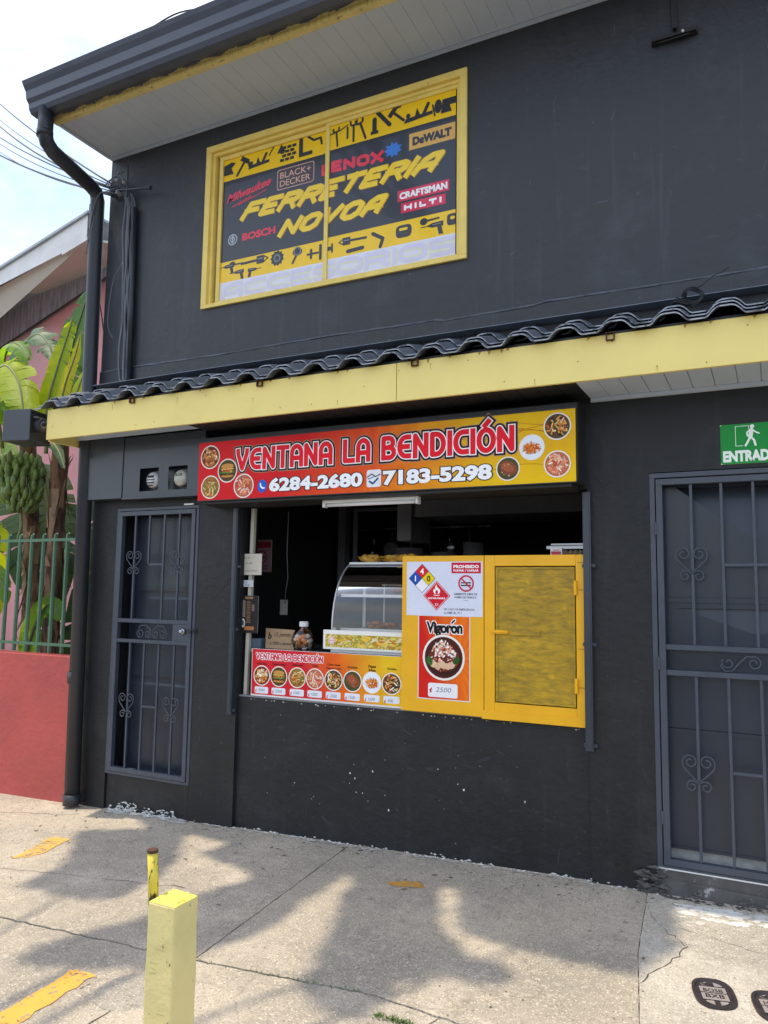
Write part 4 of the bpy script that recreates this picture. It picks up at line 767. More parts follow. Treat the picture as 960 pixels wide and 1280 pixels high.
# right gate
w = MB(); frame(w, -.604, .560, -1.446, .690, .028, -.006, .05, .012)
D2 = w.build('entrance_gate', M['slatel'], B, bevel=.002)
w = MB(); frame(w, -.570, .530, -1.430, .655, .034, -.014, .03); w.box(-.535, .495, -.012, .028, -.290, -.262); w.box(-.535, .495, -.012, .028, -.428, -.400); w.build('gate_frame', M['slatel'], D2, bevel=.002)
for x in (-.388, -.234, -.077, .080, .235, .385): bar(x, -.262, .620, .004, M['slatel'], D2)
for x in (-.385, -.226, -.070, .085, .240, .390): bar(x, -1.395, -.4285, .004, M['slatel'], D2)
hbar(-.226, -.085, .172, .004, M['slatel'], D2); hbar(-.069, .072, .172, .004, M['slatel'], D2); hbar(-.218, -.078, -.916, .004, M['slatel'], D2)
heart(-.392, .178, .165, .195, -.008, M['slatel'], D2); heart(-.385, -.935, .165, .205, -.008, M['slatel'], D2); heart(.240, .178, .165, .195, -.008, M['slatel'], D2)
w = MB(); w.tube(spiral(-.225, -.348, .036, pi * .55, 1.2, 1, 0)[::-1][:-1] + [(-.262, 0, -.365)] + [(-.24, 0, -.394), (-.205, 0, -.388), (-.17, 0, -.345), (-.135, 0, -.310)] + spiral(-.10, -.345, .038, pi * .65, 1.4, -1, 0), .0045, 6); w.build('scroll', M['slatel'], D2, smooth=True)
for z in (.34, -.40, -1.22):
    w = MB(); w.tube([(-.573, -.014, z), (-.573, -.014, z + .07)], .008, 8); w.build('hinge', M['slatel'], D2)
w = MB(); w.box(-.56, .53, .145, .155, -1.36, .66); frame(w, -.56, .53, -1.36, .66, .014, .074, .1175); w.box(-.546, .516, .074, .1175, -.034, -.006); w.box(-.546, .516, .074, .1175, -.744, -.722)
for z0, z1, az, d in ((-.005, .645, .310, .060), (-.72, -.035, -.20, .016), (-1.35, -.745, -1.05, .0)):
    x0_, x1_, ax = -.545, .515, -.085; Yp = .080
    if d == 0: w.add([(x0_, Yp, z0), (x1_, Yp, z0), (x1_, Yp, z1), (x0_, Yp, z1)], [(0, 1, 2, 3)])
    else:
        k_ = .07; w.add([(x0_, Yp, z0), (x1_, Yp, z0), (x1_, Yp, z1), (x1_ - k_, Yp, z1 - .03), (ax, Yp, az), (x0_ + k_, Yp, z1 - .03), (x0_, Yp, z1), (x0_ + k_, Yp + d, z1 - .031), (x1_ - k_, Yp + d, z1 - .031)],
            [(0, 1, 4), (0, 4, 5, 6), (1, 2, 3, 4), (2, 6, 5, 3), (4, 8, 7), (4, 7, 5), (3, 8, 4), (5, 7, 8, 3)])
w.build('gate_leaf', M['panel'], D2)
w = MB(); w.box(-.56, .53, .100, .117, -1.446, -1.362); w.build('plaster_strip', mat('dusty_plaster', (.34, .34, .33), .8, .3, 12), D2)

# ------------------------------------------------------------------ roller shutter box, guides and the big sign
w = MB(); w.box(-3.70, -.962, -.195, -.001, .640, 1.10); w.prism([(-3.66, -.19, .612), (-1.0, -.19, .612), (-1.0, -.01, .600), (-3.66, -.01, .600)], [(-3.66, -.19, .639), (-1.0, -.19, .639), (-1.0, -.01, .639), (-3.66, -.01, .639)]); w.build('shutter_box', M['soffd'], B, bevel=.004)
for x0, x1, z0 in ((-3.505, -3.465, -.88), (-.975, -.93, -.875)):
    w = MB(); w.box(x0, x1, -.032, -.0, z0, .60); w.box(x0 + .008, x1 - .008, -.036, -.0325, z0 + .02, .598); 
    w.box(x0 - .012, x1 + .02, -.02, -.0, z0 + .02, z0 + .04); w.box(x0 - .01, x1 + .022, -.02, -.0, -.29, -.27); w.box(x0 - .01, x1 + .022, -.02, -.0, .16, .18)
    w.build('shutter_guide', M['slate'], B, bevel=.002)
SY = -.215
sg = MB(); sg.box(-3.690, -.968, SY + .001, -.1955, .638, 1.058); sg = sg.build('shop_sign', M['black'], label='long red to yellow shop sign reading VENTANA LA BENDICIÓN with two phone numbers', cat='sign')
def signbg(u, v):
    R_, O_, Y_ = rgb('#dc1018'), rgb('#ee5a10'), rgb('#f2c400')
    ang = math.atan2(v - .3, (u - .52) * 6.4); ray_ = .5 + .5 * sin(ang * 17); t = u + .10 * sin(v * 3 + u * 5) * .4
    k = min(1, max(0, (t - .30) / .20)); a = [R_[i] * (1 - k) + O_[i] * k for i in range(3)]; k = min(1, max(0, (t - .50) / .28)); a = [a[i] * (1 - k) + Y_[i] * k for i in range(3)]
    m = 1 - .20 * ray_ * min(1, max(0, (u - .32) / .2)); return (a[0] * (m * .5 + .5), a[1] * m, a[2])
p = Print(SY); p.grid(-3.690, -.968, .638, 1.058, 240, 30, signbg, 0)
r = random.Random(6)
for k in range(6):
    x0 = r.uniform(-1.5, -1.0); z0 = .65 + .4 * r.random(); pts = [(x0 - .25 + i * .06, z0 - .02 * (i - 4) ** 2 * .12 * (1 if k % 2 else -1)) for i in range(9)]; p.stroke([q for q in pts if -3.68 < q[0] < -.98 and .65 < q[1] < 1.05], .003, '#b87400', 1, False)
p.build('sign_panel', M['gloss'], sg)
p = Print(SY - .0012); T = 'VENTANA LA BENDICIÓN'
for Lr, wd, c in ((1, .076, '#c89a7c'), (2, .069, '#180c0c'), (4, .046, '#ffffff'), (6, .0325, '#f01028')):
    e = (wd - .0325) / 2
    p.text(T, -3.355 - e, -1.322 + e, .834 - e, .158 + 2 * e, wd, c, Lr, font=RGL, gap=.30, slope=0, join='sq')
p.build('shop_name', M['gloss'], sg)
for t_, x0, x1 in (('6284-2680', -3.056, -2.344), ('7183-5298', -2.181, -1.472)):
    p = Print(SY - .001); z0 = .682; p.bft(t_, x0, z0, .084, x1, '#141414', 1, .095); p.bft(t_, x0, z0, .084, x1, '#ffffff', 2, .05); p.build('phone_number', M['gloss'], sg)
p = Print(SY - .001); p.ell(-3.123, .717, .038, .045, '#1464d2', 1); p.stroke([(-3.138, .735), (-3.134, .715), (-3.118, .702), (-3.106, .704)], .012, '#ffffff', 2); p.build('phone_icon', M['gloss'], sg); p = Print(SY - .001)
p.rrect(-2.306, -2.202, .668, .780, .015, '#eef0f2', 1); p.stroke([(-2.30, .735), (-2.27, .752), (-2.24, .735), (-2.21, .748)], .007, '#202a3a', 2); p.stroke([(-2.285, .705), (-2.26, .690), (-2.225, .722)], .012, '#20508a', 2); p.stroke([(-2.295, .722), (-2.25, .735)], .006, '#3a6ab0', 2); p.build('transfer_logo', M['gloss'], sg)
for (x, z, rd, k) in ((-3.585, .950, .088, 'chicken'), (-3.427, .843, .088, 'burger'), (-3.575, .732, .086, 'taco'), (-3.281, .727, .088, 'loaded'), (-1.072, .962, .082, 'mixed'), (-1.222, .850, .078, 'fries'), (-1.074, .743, .080, 'loaded'), (-1.366, .733, .074, 'steak')):
    p = Print(SY - .001); food(p, x, z, rd * .98, k, 1); p.build('food_photo', M['gloss'], sg)
w = MB(); w.box(-3.693, -.965, SY - .003, -.196, 1.0585, 1.064); w.box(-3.693, -.965, SY - .003, -.196, .632, .6375); w.build('sign_edge', M['black'], sg)
# lamp under the sign
t = empty('tube_lamp', (-2.33, -.1, .612), 'white fluorescent tube fitting hanging under the shop sign', 'lamp')
w = MB(); w.box(-2.68, -1.995, -.125, -.080, .590, .6115); w.build('lamp_housing', M['tube'], t, bevel=.003)
w = MB(); w.tube([(-2.66, -.103, .578), (-2.015, -.103, .578)], .012, 12); w.build('tube', M['tube'], t, smooth=True)
w = MB(); w.box(-2.69, -2.672, -.125, -.080, .562, .6115); w.box(-2.003, -1.985, -.125, -.080, .562, .6115); w.build('end_cap', M['tube'], t, bevel=.002)

# ------------------------------------------------------------------ meter cabinet
t = empty('meter_cabinet', (-4.36, 0, .70), 'slate metal cabinet with two electricity meters above the narrow door', 'cabinet')
w = MB(); w.box(-4.955, -4.556, -.10, -.001, .705, 1.205); w.build('side_panel', M['slate'], t, bevel=.004)
w = MB(); w.box(-4.94, -4.90, -.104, -.1005, 1.05, 1.09); w.build('knockout', M['black'], t, bevel=.003)
w = MB(); X0, X1 = -4.548, -3.735; y0, y1 = -.096, -.010
zw0, zw1 = .752, .932
for a, b_, c, d in ((X0, X1, zw1, 1.19), (X0, X1, .708, zw0), (X0, -4.375, zw0, zw1), (-4.183, -4.083, zw0, zw1), (-3.898, X1, zw0, zw1)): w.box(a, b_, y0, y0 + .004, c, d)
w.box(X0, X1, y1, -.001, .708, 1.19); w.box(X0, X1, y0 - .008, y1, .695, .7075); w.box(X0, X0 + .004, y0 + .0045, y1 - .0005, .708, 1.14); w.box(X1 - .004, X1, y0 + .0045, y1 - .0005, .708, 1.14); w.box(X0, X1, y0 + .0045, y1 - .0005, 1.136, 1.14)
w.build('meter_box', M['slate'], t)
for x, m in ((-4.262, 'meterglass'), (-3.985, 'meterbeige')):
    w = MB(); w.tube([(x, -.012, .84), (x, -.030, .84)], .075, 24); w.tube([(x, -.030, .84), (x, -.072, .84), (x, -.088, .84), (x, -.094, .84)], [.066, .064, .05, .02], 24); mo = w.build('meter', M[m], t, smooth=True)
    p = Print(-.0945); p.rect(x - .03, x + .03, .855, .872, '#202020', 0); p.rect(x - .035, x + .035, .812, .822, '#383838', 0) if x < -4.1 else p.rect(x - .02, x + .02, .858, .876, '#88907c', 1)
    if x < -4.1: p.rect(x - .04, x + .04, .835, .845, '#505050', 0); p.rect(x - .025, x + .025, .79, .80, '#404040', 0)
    p.build('dial', M['gloss'], mo)

# ------------------------------------------------------------------ serving counter
w = MB(); w.box(-3.449, -.956, .032, .75, -.7545, -.745); w.build('counter_ledge', M['darkg'], B)
w = MB(); w.box(-3.40, -.99, .075, .80, -.445, -.415); w.box(-3.40, -.99, .60, .80, -1.6, -.446); w.build('worktop', M['steel'], B)
# ivory conduit
w = MB(); w.tube([(-3.398, .075, .60), (-3.418, .075, -.745)], .020, 4); w.build('conduit', M['cream2'], label='ivory square conduit running down the left side of the serving window', cat='conduit')
# menu board
def mbg(u, v): 
    R_, O_, Y_ = rgb('#d8202c'), rgb('#ee6a18'), rgb('#eec21c'); t = u + .08 * (v - .5); k = min(1, max(0, (t - .38) / .22)); a = [R_[i] * (1 - k) + O_[i] * k for i in range(3)]; k = min(1, max(0, (t - .62) / .3)); a = [a[i] * (1 - k) + Y_[i] * k for i in range(3)]
    m = 1 - .16 * (.5 + .5 * sin(math.atan2(v - .2, (u - .45) * 3.6) * 13)) * (1 if u > .4 else u / .4); return (a[0] * (.5 + m / 2), a[1] * m, a[2])
MY = .030
mb = MB(); mb.box(-3.345, -2.150, MY + .001, MY + .012, -.742, -.413); mb = mb.build('menu_board', M['white'], label='long printed menu board with eight food photos under the serving counter', cat='menu board')
p = Print(MY); p.grid(-3.340, -2.155, -.730, -.415, 110, 24, mbg, 0)
for Lr, wd, c in ((1, .026, '#ffffff'), (2, .0125, '#d81c34')): p.text('VENTANA LA BENDICIÓN', -3.305 - wd / 4, -2.752 + wd / 4, -.484 - wd / 4, .042 + wd / 2, wd * .7, c, Lr, font=RGL, gap=.25)
xs = (-3.253, -3.108, -2.956, -2.812, -2.665, -2.519, -2.373, -2.229); nm = ('Pollo Frito', 'Hamburguesas', 'Empanadas', 'Tacos', 'Carne Asada', 'Enchilada', 'Papas', 'Variados')
for i, x in enumerate(xs):
    z = -.512 + .003 * i
    if i == 4: p.bft('Carne Asada', x, -.498, .014, x1=None, col='#1a1010', layer=2, off=.02, center=True); p.bft('Filete de Cerdo', x, -.521, .013, x1=None, col='#1a1010', layer=2, off=.02, center=True)
    elif i == 6: p.bft('Papas', x, -.495, .018, x1=None, col='#1a1010', layer=2, off=.03, center=True); p.bft('fritas', x, -.520, .018, x1=None, col='#1a1010', layer=2, off=.03, center=True)
    else: p.bft(nm[i], x, z - .010, .014, x1=None, col='#1a1010', layer=2, off=.02, center=True)
    p.rrect(x - .058, x + .058, -.722 + .001 * i, -.676 + .001 * i, .010, '#e8eaf2', 1); p.bft('¢', x - .052, -.712, .022, x1=None, col='#c81c28', layer=2, off=.02); p.bft(('2500', '2000', '1000', '1500', '2500', '1500', '1500', '500')[i], x - .028, -.708 , .020, x1=None, col='#5a6276', layer=2, shear=.2)
p.build('menu_print', M['gloss'], mb)
for x, k in zip(xs, ('chicken', 'burger', 'taco', 'loaded', 'mixed', 'steak', 'fries', 'mixed')):
    p = Print(MY - .001); food(p, x, -.598 + .001 * ((x + 3.25) * 8), .071, k, 1); p.build('food_photo', M['gloss'], mb)
# yellow cabinet
YC = empty('yellow_gas_cabinet', (-1.55, .25, -.745), 'bright yellow metal cabinet with a scraped hinged door standing in the serving window', 'cabinet')
w = MB(); BY = -.004
w.box(-2.145, -1.590, BY, .30, -.744, .236); w.build('side_body', M['boxy'], YC, bevel=.003)
w = MB()
dx0, dx1, dz0, dz1 = -1.520, -1.026, -.650, .170
w.box(-1.586, -.978, .30, .31, -.744, .236); w.box(-1.586, dx0, BY + .001, .299, -.744, .236); w.box(dx1, -.978, BY + .001, .299, -.744, .236); w.box(dx0, dx1, BY + .001, .299, dz1, .236); w.box(dx0, dx1, BY + .001, .299, -.744, dz0)
w.build('door_body', M['boxy'], YC, bevel=.003)
w = MB(); w.box(-1.60, -.965, BY - .004, BY + .0005, -.752, -.70); w.build('bottom_trim', M['boxy'], YC, bevel=.001)
w = MB(); w.box(dx0 + .006, dx1 - .006, BY + .006, BY + .012, dz0 + .006, dz1 - .006); frame(w, dx0 + .006, dx1 - .006, dz0 + .006, dz1 - .006, .014, BY + .001, BY + .006); w.box(dx0 + .02, dx0 + .28, BY - .002, BY + .006, -.245, -.215); w.build('door', M['boxdoor'], YC, bevel=.001)
w = MB(); w.box(dx0 - .01, dx0 + .08, BY - .010, BY - .004, -.240, -.218); w.tube([(dx0 - .025, BY - .012, -.229), (dx0 + .09, BY - .012, -.229)], .006, 8); w.build('latch', M['boxy'], YC)
for z in (.042, -.520):
    w = MB(); w.tube([(dx1, BY - .010, z - .042), (dx1, BY - .010, z + .042)], .010, 10); w.build('hinge', M['boxy'], YC)
for z in (.19, .03, -.53, -.31): 
    w = MB(); w.box(-1.015, -.98, BY - .0015, BY + .0005, z - .002, z + .002); w.build('weld_mark', M['boxdoor'], YC)
# notice
p = Print(BY - .0015); nt_ = MB(); nt_.box(-2.112, -1.596, BY - .0014, BY - .0003, -.143, .199); no = nt_.build('safety_notice', M['white'], label='white safety notice with hazard diamonds and no smoking symbol on the yellow cabinet', cat='notice')
p.rect(-2.111, -1.597, -.142, .198, '#dfe2f2', 0)
def dia(cx, cz, hx, hz, c, L): p.poly([(cx - hx, cz), (cx, cz - hz), (cx + hx, cz), (cx, cz + hz)], c, L)
dia(-2.004, .092, .093, .093, '#20242c', 1)
for dx, dz, c in ((0, .0455, '#e01c28'), (-.0455, 0, '#1450b4'), (.0455, 0, '#f2d414'), (0, -.0455, '#f4f4f8')): dia(-2.004 + dx, .092 + dz, .044, .044, c, 2)
p.bft('4', -2.004, .120, .036, x1=None, col='#ffffff', layer=3, off=.03, center=True); p.bft('1', -2.05, .074, .036, x1=None, col='#ffffff', layer=3, off=.03, center=True); p.bft('0', -1.958, .074, .036, x1=None, col='#101010', layer=3, off=.03, center=True)
dia(-1.902, -.016, .093, .093, '#d81830', 2.5); dia(-1.902, -.016, .086, .086, '#ffffff', 3); dia(-1.902, -.016, .083, .083, '#d81830', 3.5)
p.poly([(-1.916, -.005), (-1.925, .012), (-1.920, .028), (-1.912, .020), (-1.912, .040), (-1.902, .055), (-1.899, .038), (-1.890, .030), (-1.880, .022), (-1.878, .008), (-1.886, -.005)], '#ffffff', 4); p.ell(-1.901, .006, .009, .013, '#d81830', 5); p.rect(-1.922, -1.882, -.016, -.012, '#ffffff', 4)
p.bft('GAS INFLAMABLE', -1.960, -.037, .010, -1.846, '#ffffff', 4, .04); p.bft('2.1', -1.902, -.078, .014, x1=None, col='#ffffff', layer=4, off=.03, center=True)
p.rect(-1.802, -1.607, .125, .192, '#d01c3c', 1); p.bft('PROHIBIDO', -1.788, .158, .019, -1.622, '#ffffff', 2, .04); p.bft('FUMAR / VAPEAR', -1.788, .136, .013, -1.622, '#ffffff', 2, .03)
p.ring(-1.704, .062, .047, .010, '#d01c3c', 3); p.rect(-1.738, -1.672, .062, .070, '#181818', 1); p.rect(-1.738, -1.672, .046, .054, '#181818', 1); p.stroke([(-1.738, .095), (-1.670, .029)], .009, '#d01c3c', 2); p.stroke([(-1.680, .08), (-1.674, .09)], .002, '#181818', 1)
p.bft('AMBIENTE LIBRE DE', -1.785, -.010, .012, -1.630, '#303038', 1, .02); p.bft('HUMO DE TABACO', -1.780, -.030, .012, -1.637, '#303038', 1, .02); p.rect(-1.72, -1.69, -.045, -.042, '#9a9aa8', 1)
p.bft('EN CASO DE EMERGENCIA', -1.850, -.106, .013, -1.648, '#2a2a34', 1, .01); p.bft('LLAME AL 911', -1.850, -.128, .013, -1.735, '#2a2a34', 1, .01)
p.build('notice_print', M['gloss'], no)
# vigorón poster
po = MB(); po.box(-2.028, -1.676, BY - .0013, BY - .0003, -.662, -.1435); po = po.build('dish_poster', M['white'], label='red and orange poster reading Vigorón with a bowl photo on the yellow cabinet', cat='poster')
p = Print(BY - .0014)
def vbg(u, v):
    a = math.atan2(v - .45, (u - .75)) ; s_ = .5 + .5 * sin(a * 18); k = min(1, max(0, u * 1.5 + (v - .5) * .4 - .25)); R_, O_ = rgb('#d81c14'), rgb('#f07c10'); m = 1 - .3 * s_ * k; return (R_[0] * (1 - k) + O_[0] * k, (R_[1] * (1 - k) + O_[1] * k) * m, .005)
p.grid(-2.022, -1.682, -.656, -.145, 50, 60, vbg, 0)
p.bft('Vigoron', -1.965, -.246, .066, -1.730, '#ffffff', 1, .11); p.bft('Vigoron', -1.965, -.246, .066, -1.730, '#0c0c0c', 3, .045); p.stroke([(-1.796, -.184), (-1.780, -.168)], .022, '#ffffff', 2); p.stroke([(-1.796, -.184), (-1.780, -.168)], .011, '#0c0c0c', 4)
p.rrect(-1.956, -1.758, -.646, -.560, .012, '#f4f2f4', 1); p.bft('¢', -1.945, -.615, .030, x1=None, col='#c81c28', layer=2, off=.03); p.bft('2500', -1.905, -.613, .030, -1.80, '#7a8494', 2, 0, .2)
p.build('poster_print', M['gloss'], po)
p = Print(BY - .003); food(p, -1.852, -.400, .142, 'bowl', 1)
for i in range(90):
    a = random.uniform(0, 2 * pi); d = math.sqrt(random.random()); x = -1.852 + d * .062 * cos(a); z = -.345 + d * .05 * sin(a); p.ell(x, z, random.uniform(.004, .012), random.uniform(.003, .007), jit(rgb(random.choice(['#f4c8b4', '#ffffff', '#e89070', '#f0dcc8'])), .1), 7 + i / 90, 8, random.uniform(0, 3))
for i in range(5): p.ell(-1.915 + i * .03, -.445 - .008 * (i % 2), .026, .02, jit(rgb('#e8c098'), .1), 8 + i * .1, 12, i)
p.ell(-1.765, -.415, .028, .02, '#2c5420', 9, 12, .8); p.ell(-1.945, -.425, .02, .03, '#3c6428', 9, 12, .3); p.build('food_photo', M['gloss'], po)
# green entrance sign
es = MB(); es.box(-.228, .062, -.006, -.0005, .718, .936); es = es.build('entrance_sign', M['white'], label='green ENTRADA sign with white walking figure above the right gate', cat='sign')
p = Print(-.006); p.rrect(-.228, .062, .718, .936, .012, '#1f9440', 0); 
p.bft('ENTRADA', -.214, .733, .056, .048, '#f4fff6', 1, .055)
OX = -.052
p.stroke([(-.10 + OX, .815), (-.10 + OX, .923), (-.035 + OX, .923), (-.035 + OX, .905)], .003, '#eafff0', 1); p.stroke([(-.10 + OX, .815), (-.065 + OX, .815)], .003, '#eafff0', 1)
p.ell(-.018 + OX, .918, .011, .011, '#f4fff6', 1); p.stroke([(-.022 + OX, .898), (-.028 + OX, .862)], .022, '#f4fff6', 2); p.stroke([(-.028 + OX, .862), (-.038 + OX, .84), (-.052 + OX, .815)], .011, '#f4fff6', 2); p.stroke([(-.026 + OX, .862), (-.010 + OX, .842), (-.004 + OX, .815)], .011, '#f4fff6', 2); p.stroke([(-.018 + OX, .900), (.0 + OX, .885), (.014 + OX, .878)], .008, '#f4fff6', 2); p.stroke([(-.030 + OX, .900), (-.044 + OX, .885), (-.042 + OX, .868)], .008, '#f4fff6', 2)
p.build('sign_print', M['gloss'], es)
# small papers on the conduit
def paper(name, x0, x1, z0, z1, Y, label, cat, fn, mat_='paper', rot=0):
    o = MB(); o.box(x0, x1, Y, Y + .002, z0, z1); o = o.build(name, M['white'], label=label, cat=cat); p = Print(Y); fn(p); p.build('print', M[mat_], o); return o
def f1(p):
    p.rect(-3.478, -3.296, .112, .266, '#c8c0b0', 0); p.bft('Recargas', -3.46, .232, .013, x1=None, col='#7a7468', layer=1); p.bft('Kolbi', -3.43, .190, .018, x1=None, col='#6a645a', layer=1); p.bft('CLARO MOVIL', -3.455, .135, .014, x1=None, col='#6a645a', layer=1)
paper('paper_note', -3.478, -3.296, .112, .266, .046, 'pale handwritten paper note taped to the upper part of the ivory conduit', 'note', f1)
def f2(p): p.rrect(-3.462, -3.366, .026, .074, .008, '#c8ccd0', 0); p.bft('WIFI', -3.445, .052, .010, x1=None, col='#505050', layer=1); p.bft('10:00', -3.435, .034, .013, x1=None, col='#303030', layer=1)
paper('small_label', -3.462, -3.366, .026, .074, .046, 'small white label stuck beneath the pale paper note', 'label', f2)
def f3(p):
    p.rect(-3.462, -3.312, -.305, -.038, '#17110d', 0); p.rrect(-3.43, -3.36, -.062, -.045, .004, '#8a6a4a', 1); p.ell(-3.443, -.235, .018, .032, '#d8d8d8', 1); p.ell(-3.443, -.235, .010, .02, '#555555', 2); p.rrect(-3.43, -3.345, -.285, -.258, .008, '#a86a38', 1)
    for i in range(18): p.rect(-3.452, -3.43 + .004 * (i % 3), -.075 - i * .0068, -.072 - i * .0068, '#b0a898', 1); p.rect(-3.415, -3.385 + .01 * (i % 2), -.08 - i * .009, -.077 - i * .009, '#a07850', 1)
    p.rrect(-3.37, -3.345, -.15, -.10, .006, '#6a5a50', 1)
paper('black_menu_card', -3.462, -3.312, -.305, -.038, .044, 'narrow black menu card with small print hanging low on the ivory conduit', 'menu card', f3)
# things inside the window
def f4(p):
    p.rect(-3.80, -3.60, .15, .41, '#8a6a72', 0); p.rect(-3.79, -3.61, .345, .395, '#7a1828', 1); p.ring(-3.70, .27, .05, .010, '#7a2030', 1); p.rect(-3.735, -3.665, .262, .275, '#382028', 2)
    for i in range(3): p.rect(-3.765, -3.635, .20 - i * .013, .205 - i * .013, '#4a3038', 1)
paper('no_smoking_poster', -3.80, -3.60, .15, .41, .60, 'dim red and white no smoking poster on the wall inside the serving window', 'poster', f4)
def xfc(v): return v
cb = MB(); cb.prism([(-3.295, .12, -.412), (-3.05, .12, -.414), (-3.05, .124, -.414), (-3.295, .124, -.412)], [(-3.315, .15, -.272), (-3.065, .15, -.278), (-3.065, .154, -.278), (-3.315, .154, -.272)]); cb = cb.build('cardboard_sign', M['card'], label='brown cardboard sign with handwriting leaning on the counter', cat='sign')
p = Print(0); p.bft('b', -3.28, -.345, .045, x1=None, col='#241a14', layer=1, off=.02); p.bft('12 yemas', -3.23, -.325, .028, -3.09, '#4a3626', 1, 0, .2); p.bft('¢ 1000 x docena', -3.26, -.385, .022, -3.075, '#4a3626', 1, 0, .2)
p.build('handwriting', M['paper'], cb, xf=lambda v: (v[0], .12 + (v[2] + .413) * .214 + v[1] * 1.0 - .002, v[2]))
sweeto = mat('orange_sweet', (.62, .20, .03), .4)
t = empty('glass_jar', (-2.995, .16, -.415), 'round glass jar of orange and white sweets on the counter', 'jar')
w = MB(); w.lathe((-2.995, .16, -.415), [(.04, 0), (.075, .02), (.088, .065), (.075, .12), (.034, .15), (.03, .165)], 20); w.build('jar_glass', M['glass'], t, smooth=True)
w = MB(); w.lathe((-2.995, .16, -.415), [(.0, .20), (.030, .20), (.033, .195), (.033, .165), (.0, .165)], 16); w.build('jar_lid', M['white'], t)
r = random.Random(3)
for i in range(44):
    a = r.uniform(0, 2 * pi); d = r.random() ** .5 * .058; z = -.40 + r.random() * .085; w = MB(); s_ = .017; x, y = -2.995 + d * cos(a), .16 + d * sin(a); w.lathe((x, y, z), [(0, -s_), (s_ * .8, -s_ * .5), (s_, 0), (s_ * .8, s_ * .5), (0, s_)], 8)
    w.build('sweet', sweeto if abs(x + 2.995) < .03 else M['white'], t, smooth=True)
w = MB(); w.box(-3.40, -3.315, .09, .20, -.414, -.345); w.build('napkin_box', mat('dull_blue', (.06, .09, .13), .5), label='dull blue box behind the cardboard sign on the counter', cat='box', bevel=.004)
# display case
DC = empty('food_warmer', (-2.4, .3, -.415), 'curved glass food warmer with fried snacks on the serving counter', 'display case')
cx0, cx1 = -2.735, -2.02
w = MB(); w.box(cx0, cx1, .10, .60, -.414, -.385); w.box(cx0, cx1, .34, .60, .196, .214); w.box(cx0, cx0 + .015, .575, .60, -.385, .196); w.box(cx1 - .015, cx1, .575, .60, -.385, .196); w.build('case_frame', M['alu'], DC, bevel=.002)
w = MB(); w.box(cx0, cx1, .598, .604, -.385, .19); w.build('back_panel', M['darkg'], DC)
arc = [(.115 + .30 * (1 - cos(t_)), -.26 + .465 * sin(t_)) for t_ in [i / 12 * pi / 2 for i in range(13)]]
w = MB(); vs = [(cx0, y, z) for y, z in arc] + [(cx1, y, z) for y, z in arc]; n = len(arc); w.add(vs, [(i, i + 1, n + i + 1, n + i) for i in range(n - 1)]); w.build('curved_glass', M['glass'], DC, smooth=True)
w = MB(); sidep = [(cx0 + .002, y, z) for y, z in [(.115, -.385)] + arc + [(.575, .20), (.575, -.385)]]; w.add(sidep, [tuple(range(len(sidep)))]); w.build('side_glass', M['glass'], DC)
w = MB(); w.tube([(cx0, y - .002, z) for y, z in arc], .006, 6); w.tube([(cx0 + .23, y + .01, z) for y, z in [(.45, -.38), (.45, .19)]], .008, 6); w.build('glass_edge', M['alu'], DC)
for z in (-.265, -.03):
    w = MB(); w.box(cx0 + .02, cx1, .20, .57, z, z + .006); w.box(cx0 + .02, cx1, .194, .20, z - .006, z + .014); w.build('shelf', M['alu'], DC)
r = random.Random(12)
def snacks(x0, x1, z, n, parent):
    for i in range(n):
        x = r.uniform(x0, x1); y = r.uniform(.24, .42); s_ = r.uniform(.022, .036); w = MB(); w.lathe((x, y, z + r.random() * .03), [(0, 0), (s_ * .8, .003), (s_, s_ * .4), (s_ * .6, s_ * .8), (0, s_ * .9)], 9); w.build('pastry', M['snack'], parent, smooth=True)
snacks(-2.55, -2.30, -.255, 16, DC); snacks(-2.35, -2.10, -.02, 9, DC)
def strip(u, v): 
    k = random.random(); c = rgb(random.choice(['#e8c848', '#c8a830', '#f0e0a0', '#a8b030', '#d8b878', '#b88820', '#7a8a28'])); return jit(c, .2)
p = Print(.0795); p.rect(-2.783, -2.02, -.392, -.262, '#f2f0e8', 0); p.grid(-2.765, -2.04, -.378, -.290, 90, 12, strip, 1)
for i in range(60):
    x = random.uniform(-2.70, -2.06); z = random.uniform(-.368, -.302); p.ell(x, z, random.uniform(.012, .03), random.uniform(.006, .01), jit(rgb(random.choice(['#e8d060', '#f0c040', '#c89028', '#e8e0b0'])), .15), 2 + i / 60, 10, random.uniform(-.6, .6))
p.ell(-2.715, -.333, .026, .026, '#f4dce0', 4); p.ring(-2.715, -.333, .02, .003, '#c86a80', 5, 16); p.rect(-2.73, -2.70, -.335, -.331, '#c86a80', 5)
p.build('picture_strip', M['gloss'], DC); w = MB(); w.box(-2.783, -2.02, .080, .098, -.392, -.262); w.build('strip_backing', M['tube'], DC)
